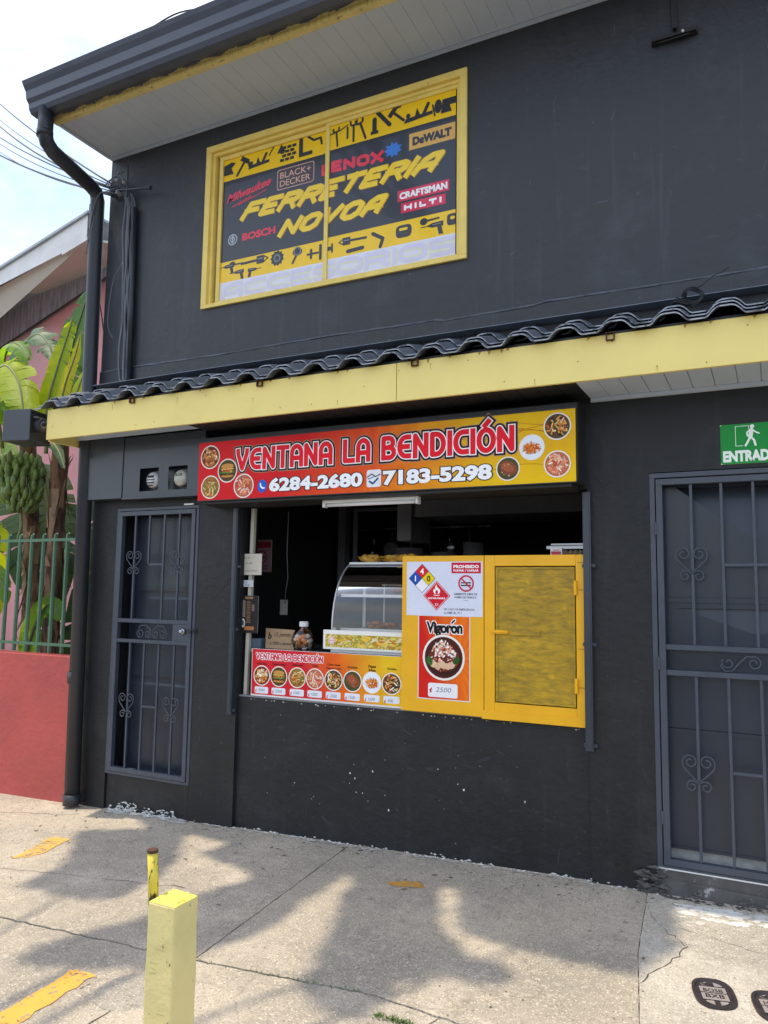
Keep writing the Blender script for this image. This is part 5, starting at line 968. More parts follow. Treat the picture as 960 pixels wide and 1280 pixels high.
# bags on the warmer
for i, (x, y) in enumerate(((-2.60, .42), (-2.44, .44), (-2.29, .40))):
    w = MB(); rr_ = random.Random(i); nx, nz_ = 9, 5; vs = []
    for s_ in (1, -1):
        for a in range(nx + 1):
            for c in range(nz_ + 1):
                u = a / nx * 2 - 1; v = c / nz_ * 2 - 1; th = (1 - u ** 4) * (1 - v ** 4) * .035
                vs.append((x + u * .085, y + v * .055 , .216 + .026 + s_ * th * .8 + rr_.uniform(-.007, .007) + (.012 if abs(u) > .9 else 0)))
    fs = []
    for s_ in (0, 1):
        for a in range(nx):
            for c in range(nz_):
                k = s_ * (nx + 1) * (nz_ + 1) + a * (nz_ + 1) + c; q = (k, k + 1, k + nz_ + 2, k + nz_ + 1); fs.append(q if s_ else q[::-1])
    w.add(vs, fs); w.build('snack_bag', M['bag'], smooth=False, label=('yellow snack bag at the left end on top of the food warmer', 'yellow snack bag in the middle on top of the food warmer', 'yellow snack bag on the food warmer nearest the yellow cabinet')[i], cat='snack bag', group='snack bags on the food warmer')
w = MB(); w.box(-1.20, -1.13, .10, .16, .237, .282); w = w.build('small_carton', M['white'], label='small red and white carton on top of the yellow cabinet', cat='carton', bevel=.002)
p = Print(.0995); p.rect(-1.195, -1.135, .242, .262, '#b8384c', 0); p.rect(-1.185, -1.145, .267, .272, '#b8384c', 0); p.build('print', M['paper'], w)
for i in range(5):
    w = MB(); w.lathe((-1.115 + i * .030, .14, .237), [(0, 0), (.014, .003), (.017, .016), (.012, .030), (0, .036)], 10); w.build('bread_roll', mat('dry_bread', (.20, .15, .09), .8) if i == 0 else bpy.data.materials['dry_bread'], smooth=True, label=('leftmost small roll of the row on top of the yellow cabinet', 'second roll from the left on top of the yellow cabinet', 'middle roll of the row on top of the yellow cabinet', 'second roll from the shutter guide on top of the yellow cabinet', 'roll nearest the shutter guide on top of the yellow cabinet')[i], cat='roll', group='rolls on the yellow cabinet')
# kitchen shapes in the dark
w = MB(); w.box(-2.62, -1.0, 1.2, 1.9, .62, .90); w.box(-2.75, -2.62, 1.15, 1.55, .42, .95); w.build('range_hood', M['darkg'], label='grey kitchen hood box in the dark room behind the window', cat='hood', bevel=.01)
w = MB(); w.box(-3.10, -2.0, 1.45, 1.8, .20, .225); w.build('kitchen_shelf', M['darkg'], label='dim shelf with pots at the back of the kitchen', cat='shelf')
for i, (x, rr_, h) in enumerate(((-2.85, .13, .16), (-2.52, .11, .12), (-2.25, .09, .2))):
    w = MB(); w.lathe((x, 1.62, .226), [(0, 0), (rr_ * .9, 0), (rr_, .02), (rr_, h), (rr_ + .012, h), (rr_ - .01, h + .004), (0, h + .01)], 18); w.build('cooking_pot', M['darkg'], smooth=True, label=('wide dim cooking pot at the left end of the kitchen shelf', 'squat cooking pot in the middle of the kitchen shelf', 'tall narrow pot at the right end of the kitchen shelf')[i], cat='pot', group='pots on the kitchen shelf')
w = MB(); w.box(-4.10 + .3, -3.72, 2.0, 2.1, .0, .9); w.tube([(-3.55, 1.9, .78), (-2.9, 1.9, .78)], .02, 8); w.tube([(-3.55, 1.9, .80), (-3.55, 1.9, .3)], .025, 8); w.build('steel_post', M['darkg'], label='dim upright post and pipe inside the kitchen', cat='post')
w = MB(); w.box(-3.52, -3.45, .62, .63, -.19, -.07); w.build('wall_socket', M['cream2'], label='ivory wall socket inside the serving window', cat='socket', bevel=.003)
w = MB(); w.tube([(-3.38, .5, .62), (-3.385, .5, .3), (-3.37, .5, .1), (-3.40, .52, .0), (-3.46, .6, -.10)], .004, 6); w.build('hanging_wire', M['cableg'], label='thin wire hanging down to the wall socket', cat='wire')
w = MB(); w.box(-1.33, -1.05, .5, .56, .30, .32); w.box(-1.30, -1.06, .5, .55, .325, .335); w.build('ceiling_fan_blade', M['alu'], label='pale metal strip at the right end of the dark window opening', cat='strip')

t = empty('utensil_rail', (-2.9, 2.2, .5), 'rail of hanging ladles and pans in the dim kitchen', 'rail')
w = MB(); w.tube([(-4.2, 2.2, .62), (-2.3, 2.2, .62)], .012, 6); w.build('rail', M['steel'], t)
r = random.Random(61)
for i in range(9):
    x = -4.1 + i * .2; l = r.uniform(.15, .3); w = MB(); w.tube([(x, 2.19, .61), (x, 2.19, .61 - l)], .007, 6)
    if i % 3 == 1: w.tube([(x, 2.19, .61 - l), (x, 2.16, .60 - l)], [.09, .08], 16)
    else: w.lathe((x, 2.17, .61 - l - .03), [(0, -.03), (.03, -.02), (.04, .01), (.038, .012), (0, -.02)], 12)
    w.build('utensil', M['steel'] if i % 2 else M['darkg'], t, smooth=True)

# ------------------------------------------------------------------ camera housing at the canopy corner
M['ringg'] = mat('lens_ring_grey', (.07, .072, .078), .4)
t = empty('camera_housing', (-5.33, -.40, 1.17), 'square dark grey housing with a round lens at the left end of the canopy', 'camera')
a_ = radians(14); ca, sa = cos(a_), sin(a_)
def rot(x, y, z): return (-5.30 + ca * x - sa * y, -.40 + sa * x + ca * y, z)
def rbox(w, x0, x1, y0, y1, z0, z1):
    w.prism([rot(x0, y0, z0), rot(x1, y0, z0), rot(x1, y1, z0), rot(x0, y1, z0)], [rot(x0, y0, z1), rot(x1, y0, z1), rot(x1, y1, z1), rot(x0, y1, z1)])
w = MB(); rbox(w, -.13, .115, -.13, -.118, 1.145, 1.395); rbox(w, -.13, .115, .118, .13, 1.145, 1.395); rbox(w, -.13, .115, -.118, .118, 1.145, 1.157); rbox(w, -.13, .115, -.118, .118, 1.383, 1.395); rbox(w, -.13, -.118, -.118, .118, 1.157, 1.383); w.build('housing', M['slate'], t, bevel=.003)
w = MB(); rbox(w, .085, .108, -.117, .117, 1.158, 1.382); w.build('front_plate', M['black'], t)
w = MB(); w.tube([rot(.10, -.015, 1.285), rot(.15, -.015, 1.285), rot(.152, -.015, 1.285)], [.056, .056, .044], 20); w.build('lens_ring', M['ringg'], t, smooth=False)
w = MB(); w.tube([rot(.150, -.015, 1.285), rot(.160, -.015, 1.285)], [.034, .028], 16); w.build('lens', mat('lens_glass', (.20, .21, .22), .12, coat=1), t)
w = MB(); rbox(w, .10, .14, -.08, .08, 1.335, 1.345); w.build('cap', M['darkg'], t)
w = MB(); w.tube([(-5.18, -.40, 1.28), (-5.05, -.38, 1.30)], .014, 8); w.build('arm', M['black'], t)

# ------------------------------------------------------------------ red garden wall and green fence
gw = MB(); gw.box(-13, -5.055, -.01, .16, -2.05, -.562); gw.build('garden_wall', M['red'], label='low red painted garden wall left of the shop', cat='wall')
F = empty('green_fence', (-7, .06, -.56), 'green steel bar fence on top of the red garden wall', 'fence')
x = -5.16; bars = None; hookp = [(0, 0, -.525 + .0), (0, 0, .455), (0, -.002, .475), (.012, -.010, .492), (.018, -.016, .480)]
while x > -8.0:
    if bars is None:
        b = MB(); b.tube([(0, 0, 0), (0, 0, .965), (.002, 0, .99), (.012, 0, 1.003), (.020, 0, .995)], [.017, .017, .016, .012, .008], 6); bars = b.build('bar', M['green'], F, origin=(0, 0, 0)); bars.location = Vector((x, .06, -.545)) - WL[F]
    else: inst(bars, 'bar', (x, .06, -.545), F, rot=(0, random.uniform(-.004, .004), 0))
    x -= .147
for z in (.405, -.475):
    w = MB(); w.box(-8.1, -5.06, .045, .052, z - .012, z + .012); w.build('rail', M['green'], F)

# ------------------------------------------------------------------ pink house behind
H = empty('pink_house', (-10, 3, -1.9), 'pink neighbouring house with a white raking eave behind the banana plants', 'house')
w = MB(); w.prism([(-16, 3.0, -2), (-7.2, 3.0, -2), (-7.2, 3.2, -2), (-16, 3.2, -2)], [(-16, 3.0, 2.0), (-7.2, 3.0, 4.7), (-7.2, 3.2, 4.7), (-16, 3.2, 2.0)])
w.box(-7.4, -7.2, 3.2, 11, -2, 4.6); w.build('wall', M['pink'], H)
# weathered boards under the eave
xs_ = [-14 + .145 * i for i in range(48)]; bd = None
def bot(x): return 3.79 + (x + 9.80) * .34
def topb(x): return min(4.269 + (x + 10.08) * .121, 4.269 + (x + 10.08) * .70)
for x in xs_:
    if x > -7.25: break
    x2 = x + .139; b0, b1, t0, t1 = bot(x), bot(x2), topb(x) + .06, topb(x2) + .06
    if t0 <= b0 + .02: continue
    w = MB(); w.prism([(x, 2.965, b0), (x2, 2.965, b1), (x2, 2.998, b1), (x, 2.998, b0)], [(x, 2.965, t0), (x2, 2.965, t1), (x2, 2.998, t1), (x, 2.998, t0)]); w.build('board', M['greyboard'], H)
w = MB(); w.prism([(-14, 2.95, bot(-14) - .02), (-7.22, 2.95, bot(-7.22) - .02), (-7.22, 2.964, bot(-7.22) - .02), (-14, 2.964, bot(-14) - .02)], [(-14, 2.95, bot(-14) + .012), (-7.22, 2.95, bot(-7.22) + .012), (-7.22, 2.964, bot(-7.22) + .012), (-14, 2.964, bot(-14) + .012)]); w.build('board_trim', M['brown'], H)
# soffit between eave fascia (y = 2.2) and the wall (y = 3)
fb = lambda x: 4.129 + (x + 9.394) * .194; ft = lambda x: 4.34 + (x + 9.415) * .268
w = MB(); so_ = [(-14, 2.21, fb(-14)), (-7.70, 2.21, fb(-7.70)), (-7.40, 2.99, topb(-7.4)), (-10.08, 2.99, 4.269), (-14, 2.99, topb(-14) + .8)]
w.prism([(a, b_, c) for a, b_, c in so_], [(a, b_, c + .03) for a, b_, c in so_]); w.build('soffit', M['cream'], H)
w = MB(); w.prism([(-14, 2.18, fb(-14)), (-8.17, 2.18, fb(-8.17)), (-8.17, 2.209, fb(-8.17)), (-14, 2.209, fb(-14))], [(-14, 2.18, ft(-14)), (-8.17, 2.18, ft(-8.17)), (-8.17, 2.209, ft(-8.17)), (-14, 2.209, ft(-14))])
w.prism([(-8.169, 2.175, fb(-8.17) - .03), (-7.73, 2.175, fb(-7.73) + .0), (-7.73, 2.209, fb(-7.73)), (-8.169, 2.209, fb(-8.17) - .03)], [(-8.169, 2.175, ft(-8.17)), (-7.73, 2.175, ft(-7.73)), (-7.73, 2.209, ft(-7.73)), (-8.169, 2.209, ft(-8.17))]); w.build('eave_fascia', mat('cream_white_board', (.88, .87, .84), .5), H)
w = MB(); w.prism([(-14, 2.14, ft(-14) + .002), (-7.70, 2.14, ft(-7.70) + .002), (-7.70, 9, ft(-7.70) + .2), (-14, 9, ft(-14) + .2)], [(-14, 2.14, ft(-14) + .035), (-7.70, 2.14, ft(-7.70) + .035), (-7.70, 9, ft(-7.70) + .24), (-14, 9, ft(-14) + .24)]); w.build('roof', mat('pale_roof_sheet', (.45, .50, .55), .4, .15, 6), H)
w = MB(); w.box(-7.72, -7.60, 2.18, 2.30, fb(-7.7) + .05, ft(-7.7) + .14); w.build('gutter_end', M['brown'], H)
w = MB(); w.tube([(-7.70, 2.17, 4.60), (-7.85, 2.6, 3.6), (-7.92, 2.9, 2.6), (-7.85, 2.95, 1.2), (-7.4, 2.95, .7), (-7.3, 2.95, .2)], .008, 6); w.build('hanging_wire', M['cable'], H)

# ------------------------------------------------------------------ banana plants
def cr(P, n):
    P = [Vector(p) for p in P]; Q = [P[0] * 2 - P[1]] + P + [P[-1] * 2 - P[-2]]; o = []
    for k in range(len(P) - 1):
        for i in range(n):
            t = i / n; a, b_, c, d = Q[k:k + 4]; o.append(.5 * ((2 * b_) + (c - a) * t + (2 * a - 5 * b_ + 4 * c - d) * t * t + (3 * b_ - a - 3 * c + d) * t ** 3))
    return o + [P[-1]]
def leaf(ctrl, width, normal, m, parent, fold=.25, tear=.3, seed=0, petiole=.08):
    r = random.Random(seed); path = cr(ctrl, 10); n = len(path) - 1; b = MB(); uv = []
    nrm = Vector(normal).normalized(); rows = []
    for s_ in (-1, 1):
        grp = 0; off = Vector((0, 0, 0)); newg = True; brk = 0
        for i in range(n + 1):
            t = i / n
            tg = (path[min(i + 1, n)] - path[max(i - 1, 0)]).normalized(); sd = tg.cross(nrm).normalized() * s_; nn = sd.cross(tg).normalized() * s_
            if nn.dot(nrm) < 0: nn = -nn
            wv = 0 if t < petiole else width * (sin(pi * min(1, ((t - petiole) / (1 - petiole)) ** .72)) ** .55) * (1 - .25 * t) + .002
            def row(shift):
                out_ = []
                for k in range(4):
                    f = k / 3; p_ = path[i] + (sd * cos(fold * (1 + f)) + nn * sin(fold) * (1 - .9 * f)) * wv * f + shift * f * f + nn * r.uniform(-.004, .004) * f
                    out_.append(p_); 
                return out_
            if i > 0:
                cur = row(off); k = len(b.v); b.v += [tuple(q) for q in prev + cur]; b.f += [(k + j, k + j + 1, k + 5 + j, k + 4 + j) for j in range(3)]; b.m += [0] * 3
                uv += [((i - 1) / n * 3, j / 3) for j in range(4)] + [(i / n * 3, j / 3) for j in range(4)]
                if r.random() < tear and t > petiole + .05:
                    off = tg * r.uniform(-.05, .05) * width * 3 + Vector((0, 0, -1)) * r.uniform(0, .35) * width + nn * r.uniform(-.1, .1) * width
                prev = row(off)
            else: prev = row(off)
    b.uv = uv
    o = b.build('leaf', m, parent, smooth=True)
    w = MB(); w.tube(path, [.018 * (1 - .85 * i / n) + .002 for i in range(n + 1)], 6); w.build('midrib', M['stemg'], o, smooth=True)
    return o
def stem(base, top, r0, r1, parent, seed=0, green=.8):
    r = random.Random(seed); pts = cr([base, (Vector(base) + Vector(top)) / 2 + Vector((r.uniform(-.04, .04), 0, 0)), top], 9); n = len(pts) - 1
    b = MB(); b.tube(pts, [r0 + (r1 - r0) * i / n + r.uniform(-.004, .006) for i in range(n + 1)], 12); o = b.build('trunk', M['stem'], parent, smooth=True)
    for k in range(46):
        t = .25 + .75 * r.random(); i = int(t * (n - 1)); p0 = pts[i]; a = r.uniform(0, 2 * pi); rad = r0 + (r1 - r0) * t; l = r.uniform(.12, .4); h = MB(); wv = r.uniform(.02, .05)
        c = Vector((cos(a), sin(a), 0)); s2 = Vector((-sin(a), cos(a), 0)); vs = []
        for j in range(5):
            f = j / 4; q = p0 + c * (rad * 1.02 + .075 * f ** 2 * r.uniform(.2, 1.5)) + Vector((0, 0, -l * f if k % 3 else l * f)); ww = wv * (1 - .75 * f)
            vs += [q - s2 * ww, q + s2 * ww]
        h.add(vs, [(2 * j, 2 * j + 1, 2 * j + 3, 2 * j + 2) for j in range(4)]); h.build('dry_sheath', M['husk'], o, smooth=True)
    return o
P1 = empty('banana_plant', (-6.35, .9, -1.9), 'tall banana plant with brown shaggy trunk and upright leaves beside the downpipe', 'banana plant')
stem((-6.28, .8, -1.9), (-6.34, .8, 1.55), .085, .075, P1, 1)
NC = (.62, -.74, .12)
leaf([(-6.36, .8, 1.2), (-6.40, .8, 1.75), (-6.25, .75, 2.25), (-6.02, .7, 2.75), (-5.9, .7, 3.0)], .19, (.45, -.9, .1), M['leafo'], P1, .05, .12, 11, .15)
leaf([(-6.28, .58, 1.3), (-6.30, .58, 1.75), (-6.16, .56, 2.15), (-6.02, .54, 2.45), (-5.97, .54, 2.60)], .15, (.2, -.95, .2), M['leafy'], P1, .12, .3, 12, .12)
leaf([(-6.25, .75, 1.3), (-6.14, .6, 1.62), (-6.0, .52, 1.92), (-5.86, .5, 2.2), (-5.80, .5, 2.42)], .10, (.3, -.9, .3), M['leafyy'], P1, .3, .3, 13, .1)
leaf([(-6.1, .6, 1.4), (-5.95, .55, 1.65), (-5.80, .5, 1.85), (-5.7, .5, 2.1)], .12, (.2, -.95, .3), M['leafy'], P1, .1, .35, 14, .1)
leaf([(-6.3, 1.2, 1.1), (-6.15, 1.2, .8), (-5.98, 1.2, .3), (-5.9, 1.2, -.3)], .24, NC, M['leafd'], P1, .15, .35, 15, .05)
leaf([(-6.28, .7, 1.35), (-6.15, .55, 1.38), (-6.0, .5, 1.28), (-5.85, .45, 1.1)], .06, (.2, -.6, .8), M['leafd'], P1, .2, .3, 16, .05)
P2 = empty('banana_plant', (-6.9, 1.0, -1.9), 'banana plant carrying a large green fruit bunch under the camera housing', 'banana plant')
stem((-6.62, .9, -1.9), (-6.95, .9, 1.6), .085, .07, P2, 2)
leaf([(-7.2, 1.0, 1.6), (-7.30, .95, 2.25), (-7.1, .9, 2.60), (-6.85, .85, 2.66), (-6.62, .8, 2.52), (-6.50, .78, 2.32)], .22, (.35, -.7, .6), M['leafo'], P2, .2, .4, 22, .12)
leaf([(-7.05, .75, 1.5), (-7.15, .7, 2.2), (-6.95, .6, 2.48), (-6.7, .55, 2.42), (-6.52, .5, 2.25)], .17, (.2, -.6, .75), M['leafg'], P2, .25, .4, 52, .12)
leaf([(-6.95, .6, 1.4), (-7.0, .5, 2.05), (-6.72, .4, 2.18), (-6.45, .35, 1.98), (-6.28, .3, 1.66), (-6.24, .3, 1.45)], .25, (.4, -.75, .5), M['leafy'], P2, .2, .3, 23, .1)
leaf([(-6.95, .4, 1.6), (-6.98, .3, 1.98), (-6.76, .2, 1.98), (-6.52, .15, 1.80), (-6.38, .12, 1.70)], .14, (.3, -.5, .85), M['leafo'], P2, .35, .35, 24, .1)
leaf([(-6.95, .4, 1.5), (-7.0, .3, 1.78), (-6.80, .2, 1.72), (-6.62, .15, 1.45), (-6.56, .15, 1.2)], .24, (.4, -.8, .45), M['leafy'], P2, .2, .3, 25, .05)
leaf([(-6.65, .5, 1.5), (-6.6, .35, 1.75), (-6.42, .28, 1.72), (-6.28, .25, 1.5)], .15, (.4, -.8, .45), M['leafg'], P2, .2, .35, 53, .05)
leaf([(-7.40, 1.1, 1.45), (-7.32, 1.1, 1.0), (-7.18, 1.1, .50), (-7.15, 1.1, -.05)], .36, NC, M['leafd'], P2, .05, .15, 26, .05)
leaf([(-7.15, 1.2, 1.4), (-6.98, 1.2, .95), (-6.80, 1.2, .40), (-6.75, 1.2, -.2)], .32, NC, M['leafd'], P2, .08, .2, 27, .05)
leaf([(-7.3, .8, 1.35), (-7.2, .75, 1.45), (-7.05, .7, 1.2), (-7.0, .7, .85)], .2, NC, M['leafg'], P2, .1, .3, 29, .05)
# fruit bunch
bc = Vector((-6.78, .62, 1.0)); w = MB(); w.tube(cr([(-6.86, .85, 1.60), (-6.74, .66, 1.5), (-6.68, .62, 1.2), (-6.64, .62, .75), (-6.62, .62, .60), (-6.66, .62, .45)], 5), .016, 8); fb_ = w.build('fruit_bunch', M['stemg'], P2, smooth=True)
b = MB(); b.tube([(0, 0, 0), (.022, 0, .004), (.05, 0, .030), (.062, 0, .065), (.058, 0, .105), (.045, 0, .128), (.042, 0, .140)], [.010, .018, .026, .028, .024, .012, .006], 8); ban = None; r = random.Random(31)
for k in range(9):
    z = 1.24 - k * .056; nn_ = 15 if k < 7 else 11; rad = .055 + .085 * sin(pi * min(1, (k + 2.2) / 10.5)); 
    for i in range(nn_):
        a = 2 * pi * i / nn_ + k * .4 + r.uniform(-.12, .12); x = -6.68 + .005 * k + cos(a) * rad; y = .62 + sin(a) * rad; sc = r.uniform(.85, 1.1) * (1 if k < 7 else .8)
        pos = (x, y, z + r.uniform(-.012, .012) - .05)
        if ban is None: ban = b.build('banana', M['fruit'], fb_, origin=(0, 0, 0), smooth=True); ban.location = Vector(pos) - WL[fb_]; ban.rotation_euler = (0, r.uniform(-.1, .3), a)
        else: inst(ban, 'banana', pos, fb_, rot=(0, r.uniform(-.1, .3), a), scale=(sc, sc, sc))
P3 = empty('banana_plant', (-7.2, .4, -1.9), 'young bright green banana plant low behind the green fence', 'banana plant')
stem((-6.95, .5, -1.9), (-7.05, .5, -.1), .05, .04, P3, 3)
leaf([(-6.78, .4, -.7), (-6.76, .4, -.2), (-6.70, .38, .22), (-6.60, .35, .52), (-6.55, .35, .62)], .17, NC, M['leafy'], P3, .08, .2, 31, .1)
leaf([(-6.9, .4, -.5), (-6.85, .35, .0), (-6.62, .3, .16), (-6.42, .3, .04), (-6.34, .3, -.12)], .13, NC, M['leafg'], P3, .1, .2, 32, .1)
leaf([(-7.0, .5, -.7), (-7.0, .45, -.1), (-6.9, .4, .35), (-6.80, .4, .75)], .20, NC, M['leafy'], P3, .1, .2, 33, .1)
leaf([(-6.6, .7, -.9), (-6.45, .7, -.4), (-6.25, .7, -.15), (-6.08, .7, -.3)], .14, NC, M['leafg'], P3, .15, .3, 34, .1)
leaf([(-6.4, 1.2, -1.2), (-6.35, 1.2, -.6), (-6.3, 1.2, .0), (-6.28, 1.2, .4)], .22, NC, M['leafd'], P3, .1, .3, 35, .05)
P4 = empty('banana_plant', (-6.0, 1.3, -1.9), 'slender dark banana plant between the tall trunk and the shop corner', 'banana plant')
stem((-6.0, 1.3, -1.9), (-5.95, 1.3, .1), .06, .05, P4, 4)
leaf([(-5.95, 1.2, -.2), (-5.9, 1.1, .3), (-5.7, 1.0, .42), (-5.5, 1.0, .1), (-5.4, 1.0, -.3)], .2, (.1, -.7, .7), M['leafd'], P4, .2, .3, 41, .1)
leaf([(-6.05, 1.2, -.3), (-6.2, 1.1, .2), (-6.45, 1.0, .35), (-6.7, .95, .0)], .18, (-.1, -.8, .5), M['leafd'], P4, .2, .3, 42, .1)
SH = empty('garden_shrub', (-7.0, .3, -1.8), 'branching bare stems with few leaves at the foot of the fence', 'shrub')
w = MB(); w.tube(cr([(-6.72, .3, -1.8), (-6.74, .3, -.7), (-6.80, .3, -.35), (-6.95, .3, -.12), (-7.1, .3, .0)], 4), .022, 6); w.tube(cr([(-6.74, .3, -.6), (-6.68, .3, -.35), (-6.55, .3, -.22), (-6.45, .3, -.1)], 4), .012, 6); w.tube(cr([(-6.76, .3, -.45), (-6.82, .28, -.2), (-6.80, .26, .0)], 4), .012, 6); w.build('branch', M['bark'], SH, smooth=True)
gl = MB(); gl.add([(-14, -.0, -1.92), (-5.2, -.0, -1.92), (-5.2, 12, -1.92), (-14, 12, -1.92)], [(0, 1, 2, 3)]); gl.build('garden_soil', M['earth'], kind='structure')

# ------------------------------------------------------------------ cables
def sag(a, b_, s_, n=14): a, b_ = Vector(a), Vector(b_); return [a.lerp(b_, i / n) - Vector((0, 0, s_ * 4 * (i / n) * (1 - i / n))) for i in range(n + 1)]
cl = ((-8.661, 6.175), (-8.639, 5.95), (-8.63, 5.86), (-8.614, 5.704), (-8.605, 5.616), (-8.595, 5.505), (-8.591, 5.46))
words = ('highest of the overhead cables reaching the shop corner', 'second highest thin overhead cable reaching the shop corner', 'third overhead cable from the top reaching the shop corner', 'middle overhead cable reaching the shop corner', 'third overhead cable from the bottom reaching the shop corner', 'second lowest overhead cable reaching the shop corner', 'lowest thick overhead cable reaching the shop corner')
for i, (x, z) in enumerate(cl):
    e = Vector((-4.90 + .012 * i, -.05, 3.42 - .022 * i)); m_ = Vector((x, 1.5, z)); d = (m_ - e); far = e + d * 4.0
    w = MB(); w.tube(sag(e, m_, .04 + .02 * (i % 3), 10)[:-1] + sag(m_, far, .2, 8), (.008, .005, .009, .007, .005, .004, .010)[i], 6); w.build('overhead_cable', M['cable'], smooth=True, label=words[i], cat='cable', group='overhead cables at the shop corner')
w = MB(); r = random.Random(14)
for k in range(9):
    x0 = -4.715 + r.uniform(-.06, .05); pts = [(x0 + r.uniform(-.03, .03), -.03 - r.random() * .02, 3.30)]
    z = 3.2
    while z > 1.7: pts.append((x0 + .0 * z + r.uniform(-.012, .012) + (.055 - .03 * (z - 1.6)), -.02 - r.random() * .02, z)); z -= .25
    pts.append((-4.66 + r.uniform(-.02, .02), -.03, 1.67)); w.tube(cr(pts, 3), r.choice([.004, .006, .010]), 6)
w.build('cable_bundle', M['cableg'], smooth=True, label='bundle of cables running down the wall beside the downpipe', cat='cables')
w = MB(); w.tube([(-4.635, -.035, 3.15), (-4.60, -.035, 1.66)], .022, 10); w.build('wall_conduit', M['pipe'], smooth=True, label='straight painted conduit next to the cable bundle on the upper wall', cat='conduit')
w = MB()
for k in range(14):
    c = Vector((-4.80 + r.uniform(-.10, .12), -.06, 3.36 + r.uniform(-.09, .09))); rr_ = r.uniform(.03, .10); a0 = r.uniform(0, 6); w.tube([(c.x + rr_ * cos(a0 + t_ * .45), c.y + r.uniform(-.01, .01), c.z + rr_ * .6 * sin(a0 + t_ * .45)) for t_ in range(r.randint(6, 13))], r.choice([.003, .005]), 6)
w.build('cable_tangle', M['cableg'], smooth=True, label='messy tangle of wires at the cable bracket on the shop corner', cat='cables')
t = empty('cable_bracket', (-4.7, 0, 3.34), 'iron cable bracket with a long rod at the top of the cable bundle', 'bracket')
w = MB(); w.tube([(-4.82, -.07, 3.33), (-4.46, -.07, 3.27)], .010, 8); w.tube([(-4.46, -.07, 3.27), (-4.43, -.07, 3.265)], .018, 8); w.tube([(-4.70, -.07, 3.52), (-4.695, -.07, 3.25)], .008, 8); w.build('rod', M['slate'], t)
for x, z in ((-4.80, 3.41), (-4.79, 3.30), (-4.72, 3.37)):
    w = MB(); w.tube([(x, -.05, z), (x, -.095, z)], [.02, .014], 10); w.build('insulator', M['darkg'], t)
w = MB(); w.tube(cr([(-5.01, -.12, 3.25), (-4.99, -.14, 3.05), (-5.04, -.13, 2.95), (-5.08, -.12, 2.80)], 5), .004, 6); w.tube(cr([(-4.80, -.06, 3.3), (-4.92, -.14, 3.30), (-4.99, -.15, 3.15), (-5.05, -.13, 2.9)], 5), .005, 6); w.tube(cr([(-4.74, -.03, 2.7), (-4.82, -.05, 2.55), (-4.86, -.05, 2.2), (-4.80, -.04, 2.05)], 5), .004, 6)
w.build('loose_wire', M['cableg'], smooth=True, label='loose pale wire looping over the downpipe', cat='wire')
w = MB(); w.tube(cr([(-4.45, -.60, 4.05), (-4.25, -.55, 4.16), (-4.05, -.5, 4.25), (-3.80, -.5, 4.275), (-3.45, -.5, 4.20)], 5), .006, 6); w.build('roof_cable', M['cable'], smooth=True, label='thin black cable arching above the roof edge', cat='cable')

# ------------------------------------------------------------------ yellow post in front
t = empty('yellow_post', (-1.49, -2.80, -1.65), 'square pale yellow post standing in the foreground with a short pipe behind it', 'bollard')
zt = -.83; x0, x1, y0, y1 = -1.527, -1.435, -2.874, -2.780
w = MB(); nb = 14; rr_ = random.Random(17); vs = []
for i in range(nb + 1):
    z = -1.80 + (zt - .006 + 1.80) * i / nb; j = lambda: rr_.uniform(-.0012, .0012); k_ = .004 * (1 - i / nb)
    vs += [(x0 - k_ + j(), y0 - k_ + j(), z), (x1 + k_ + j(), y0 - k_ + j(), z), (x1 + k_ + j(), y1 + k_ + j(), z), (x0 - k_ + j(), y1 + k_ + j(), z)]
fs = [(4 * i + a, 4 * i + (a + 1) % 4, 4 * i + 4 + (a + 1) % 4, 4 * i + 4 + a) for i in range(nb) for a in range(4)] + [(4 * nb, 4 * nb + 1, 4 * nb + 2, 4 * nb + 3)]
w.add(vs, fs); w.build('post', M['bollard'], t, bevel=.004)
p = Print(y0 - .0052); r = random.Random(71)
for i in range(46):
    e = r.random(); x = (x0 if r.random() < .5 else x1) + r.gauss(0, .004) if e < .6 else r.uniform(x0 + .005, x1 - .005); z = zt - .008 - r.random() ** 1.6 * .7; q = r.uniform(.0010, .0042)
    if x0 + .003 < x < x1 - .003: ragged(p, [(x - q, z), (x, z - q * 1.5), (x + q, z), (x, z + q * 1.5)], r.choice(['#8a7c4c', '#b0a468', '#6a6450']), 0, q * .3, 2, i)
for i in range(7):
    z = zt - .03 - r.random() * .5; x = r.uniform(x0 + .01, x1 - .04); p.stroke([(x, z), (x + r.uniform(.01, .03), z - r.uniform(-.004, .006))], .0009, '#8a7c4c', 1, False)
p.build('paint_chips', M['matte'], t, kind='stuff')
w = MB(); nb = 12; vs = []
for i in range(nb + 1):
    for j in range(nb + 1):
        e = min(i, j, nb - i, nb - j); vs.append((x0 + .001 + (x1 - x0 - .002) * i / nb, y0 + .001 + (y1 - y0 - .002) * j / nb, zt - .0055 + (0 if e == 0 else .006 + rr_.uniform(-.003, .003))))
w.add(vs, [(i * (nb + 1) + j, (i + 1) * (nb + 1) + j, (i + 1) * (nb + 1) + j + 1, i * (nb + 1) + j + 1) for i in range(nb) for j in range(nb)]); w.build('rough_top', M['bolltop'], t)
w = MB(); w.tube([(-1.548, -2.832, -.862), (-1.550, -2.833, -.80), (-1.553, -2.838, -.722)], .0140, 12); w.build('pipe', mat('pipe_yellow_chipped', (.70, .56, .06), .5, .1, 8, .2, 40, col2=(.05, .035, .02), c2amt=(.54, .57), c2scale=34, stretch=(1, 1, .35)), t, smooth=True)
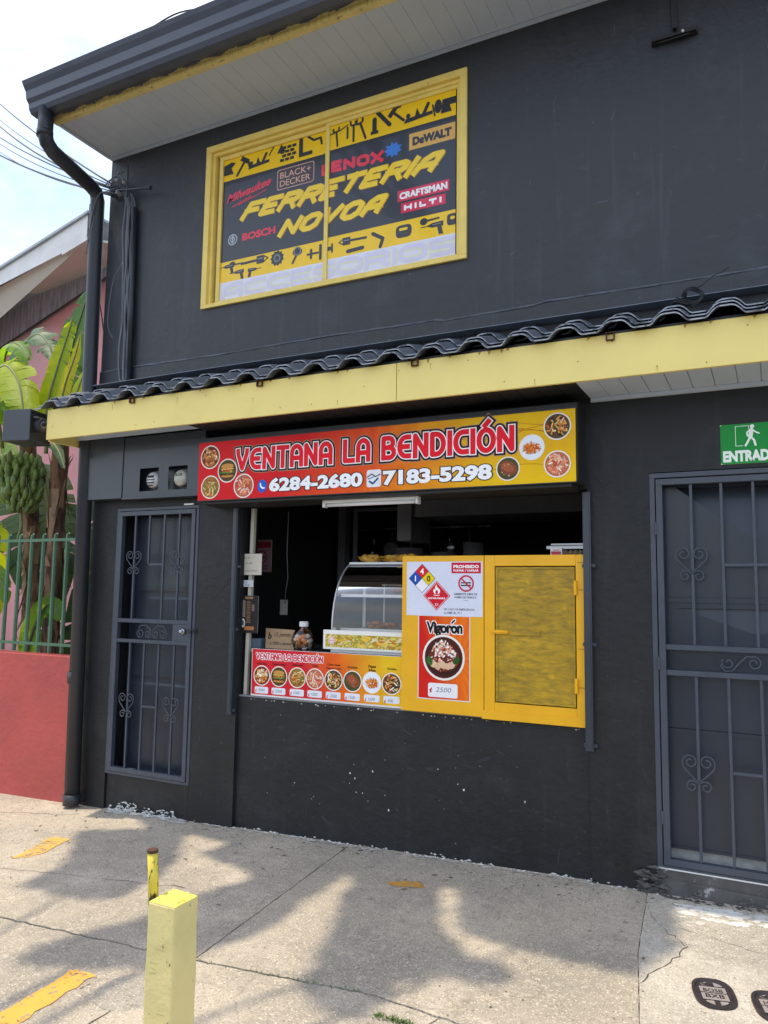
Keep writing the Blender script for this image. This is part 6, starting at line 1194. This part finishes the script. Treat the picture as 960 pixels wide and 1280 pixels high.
w = MB(); w.tube([(-1.553, -2.838, -.7225), (-1.553, -2.838, -.714)], .0152, 12); w.build('pipe_rim', M['rust'], t)

# ------------------------------------------------------------------ unseen tree, added and its crown shaped to throw the pavement shade
TR = empty('added_shade_tree', (-3.4, -7.2, -1.9), 'unseen tree added to throw shade on the pavement', 'tree')
Hh = 9.4
shade = [
 [(-4.37, -.51), (-3.76, -.14), (-3.38, -.68), (-3.30, -.94), (-3.24, -1.18), (-3.30, -1.30), (-3.54, -1.36), (-3.88, -1.34), (-3.92, -1.0)],
 [(-3.26, -.50), (-3.23, -.19), (-2.55, -.10), (-2.29, -.35), (-2.30, -.94), (-2.29, -1.30), (-2.40, -1.58), (-2.52, -1.76), (-2.88, -1.93), (-3.09, -1.99), (-3.11, -1.82), (-2.89, -1.42), (-2.88, -1.12), (-2.69, -.75), (-2.86, -.60)],
 [(-2.24, -.30), (-1.76, -.30), (-1.52, -.90), (-1.29, -1.12), (-1.05, -1.16), (-1.07, -1.27), (-1.30, -1.28), (-1.46, -1.43), (-1.48, -1.74), (-1.67, -1.73), (-1.78, -1.65), (-1.87, -1.33), (-2.07, -.83)],
 [(-4.2, -.01), (-2.4, -.03), (-.5, -.05), (-.52, -.22), (-1.2, -.36), (-2.2, -.36), (-3.2, -.24), (-4.1, -.2)],
 [(-1.62, -.25), (-.95, -.14), (-.52, -.18), (-.45, -.60), (-.56, -.94), (-.90, -.93), (-1.13, -.91), (-1.36, -.88)]]
def inside(p_, poly):
    x, y = p_; c = False; j = len(poly) - 1
    for i in range(len(poly)):
        xi, yi = poly[i]; xj, yj = poly[j]
        if (yi > y) != (yj > y) and x < (xj - xi) * (y - yi) / (yj - yi) + xi: c = not c
        j = i
    return c
lf = MB(); r = random.Random(77); cents = []
for poly in shade:
    xa, xb = min(q[0] for q in poly), max(q[0] for q in poly); ya, yb = min(q[1] for q in poly), max(q[1] for q in poly)
    cx, cy = sum(q[0] for q in poly) / len(poly), sum(q[1] for q in poly) / len(poly); cents.append((cx, cy))
    n = int((xb - xa) * (yb - ya) * 1500)
    for i in range(n):
        gx, gy = r.uniform(xa, xb), r.uniform(ya, yb)
        if not inside((gx, gy), poly): continue
        h = Hh + r.uniform(-.7, .7); c = Vector((gx - .27 * h, gy - .115 * h, h - 1.65)); a = r.uniform(0, 2 * pi); l = r.uniform(.055, .095); wv = l * .5; tl = r.uniform(-.5, .5)
        u = Vector((cos(a), sin(a), tl * .5)); v = Vector((-sin(a), cos(a), r.uniform(-.4, .4)))
        lf.add([c - u * l, c - v * wv, c + u * l, c + v * wv], [(0, 1, 2, 3)])
lf.build('crown', M['treeleaf'], TR, kind='stuff')
w = MB(); w.tube(cr([(-3.4, -7.2, -1.95), (-3.5, -7.1, .5), (-3.9, -6.6, 3.2), (-4.2, -5.4, 5.0), (-4.4, -3.2, 5.8)], 6), [.20 - .0055 * i for i in range(25)], 12); w.build('trunk', M['bark'], TR, smooth=True)
for cx, cy in cents:
    h = Hh; e = (cx - .27 * h, cy - .115 * h, h - 1.65 + .05); w = MB(); w.tube(cr([(-4.25, -5.0, 5.15), ((e[0] - 4.3) / 2, -3.4, 5.7), e], 6), [.05 - .0035 * i for i in range(13)], 8); w.build('limb', M['bark'], TR, smooth=True)
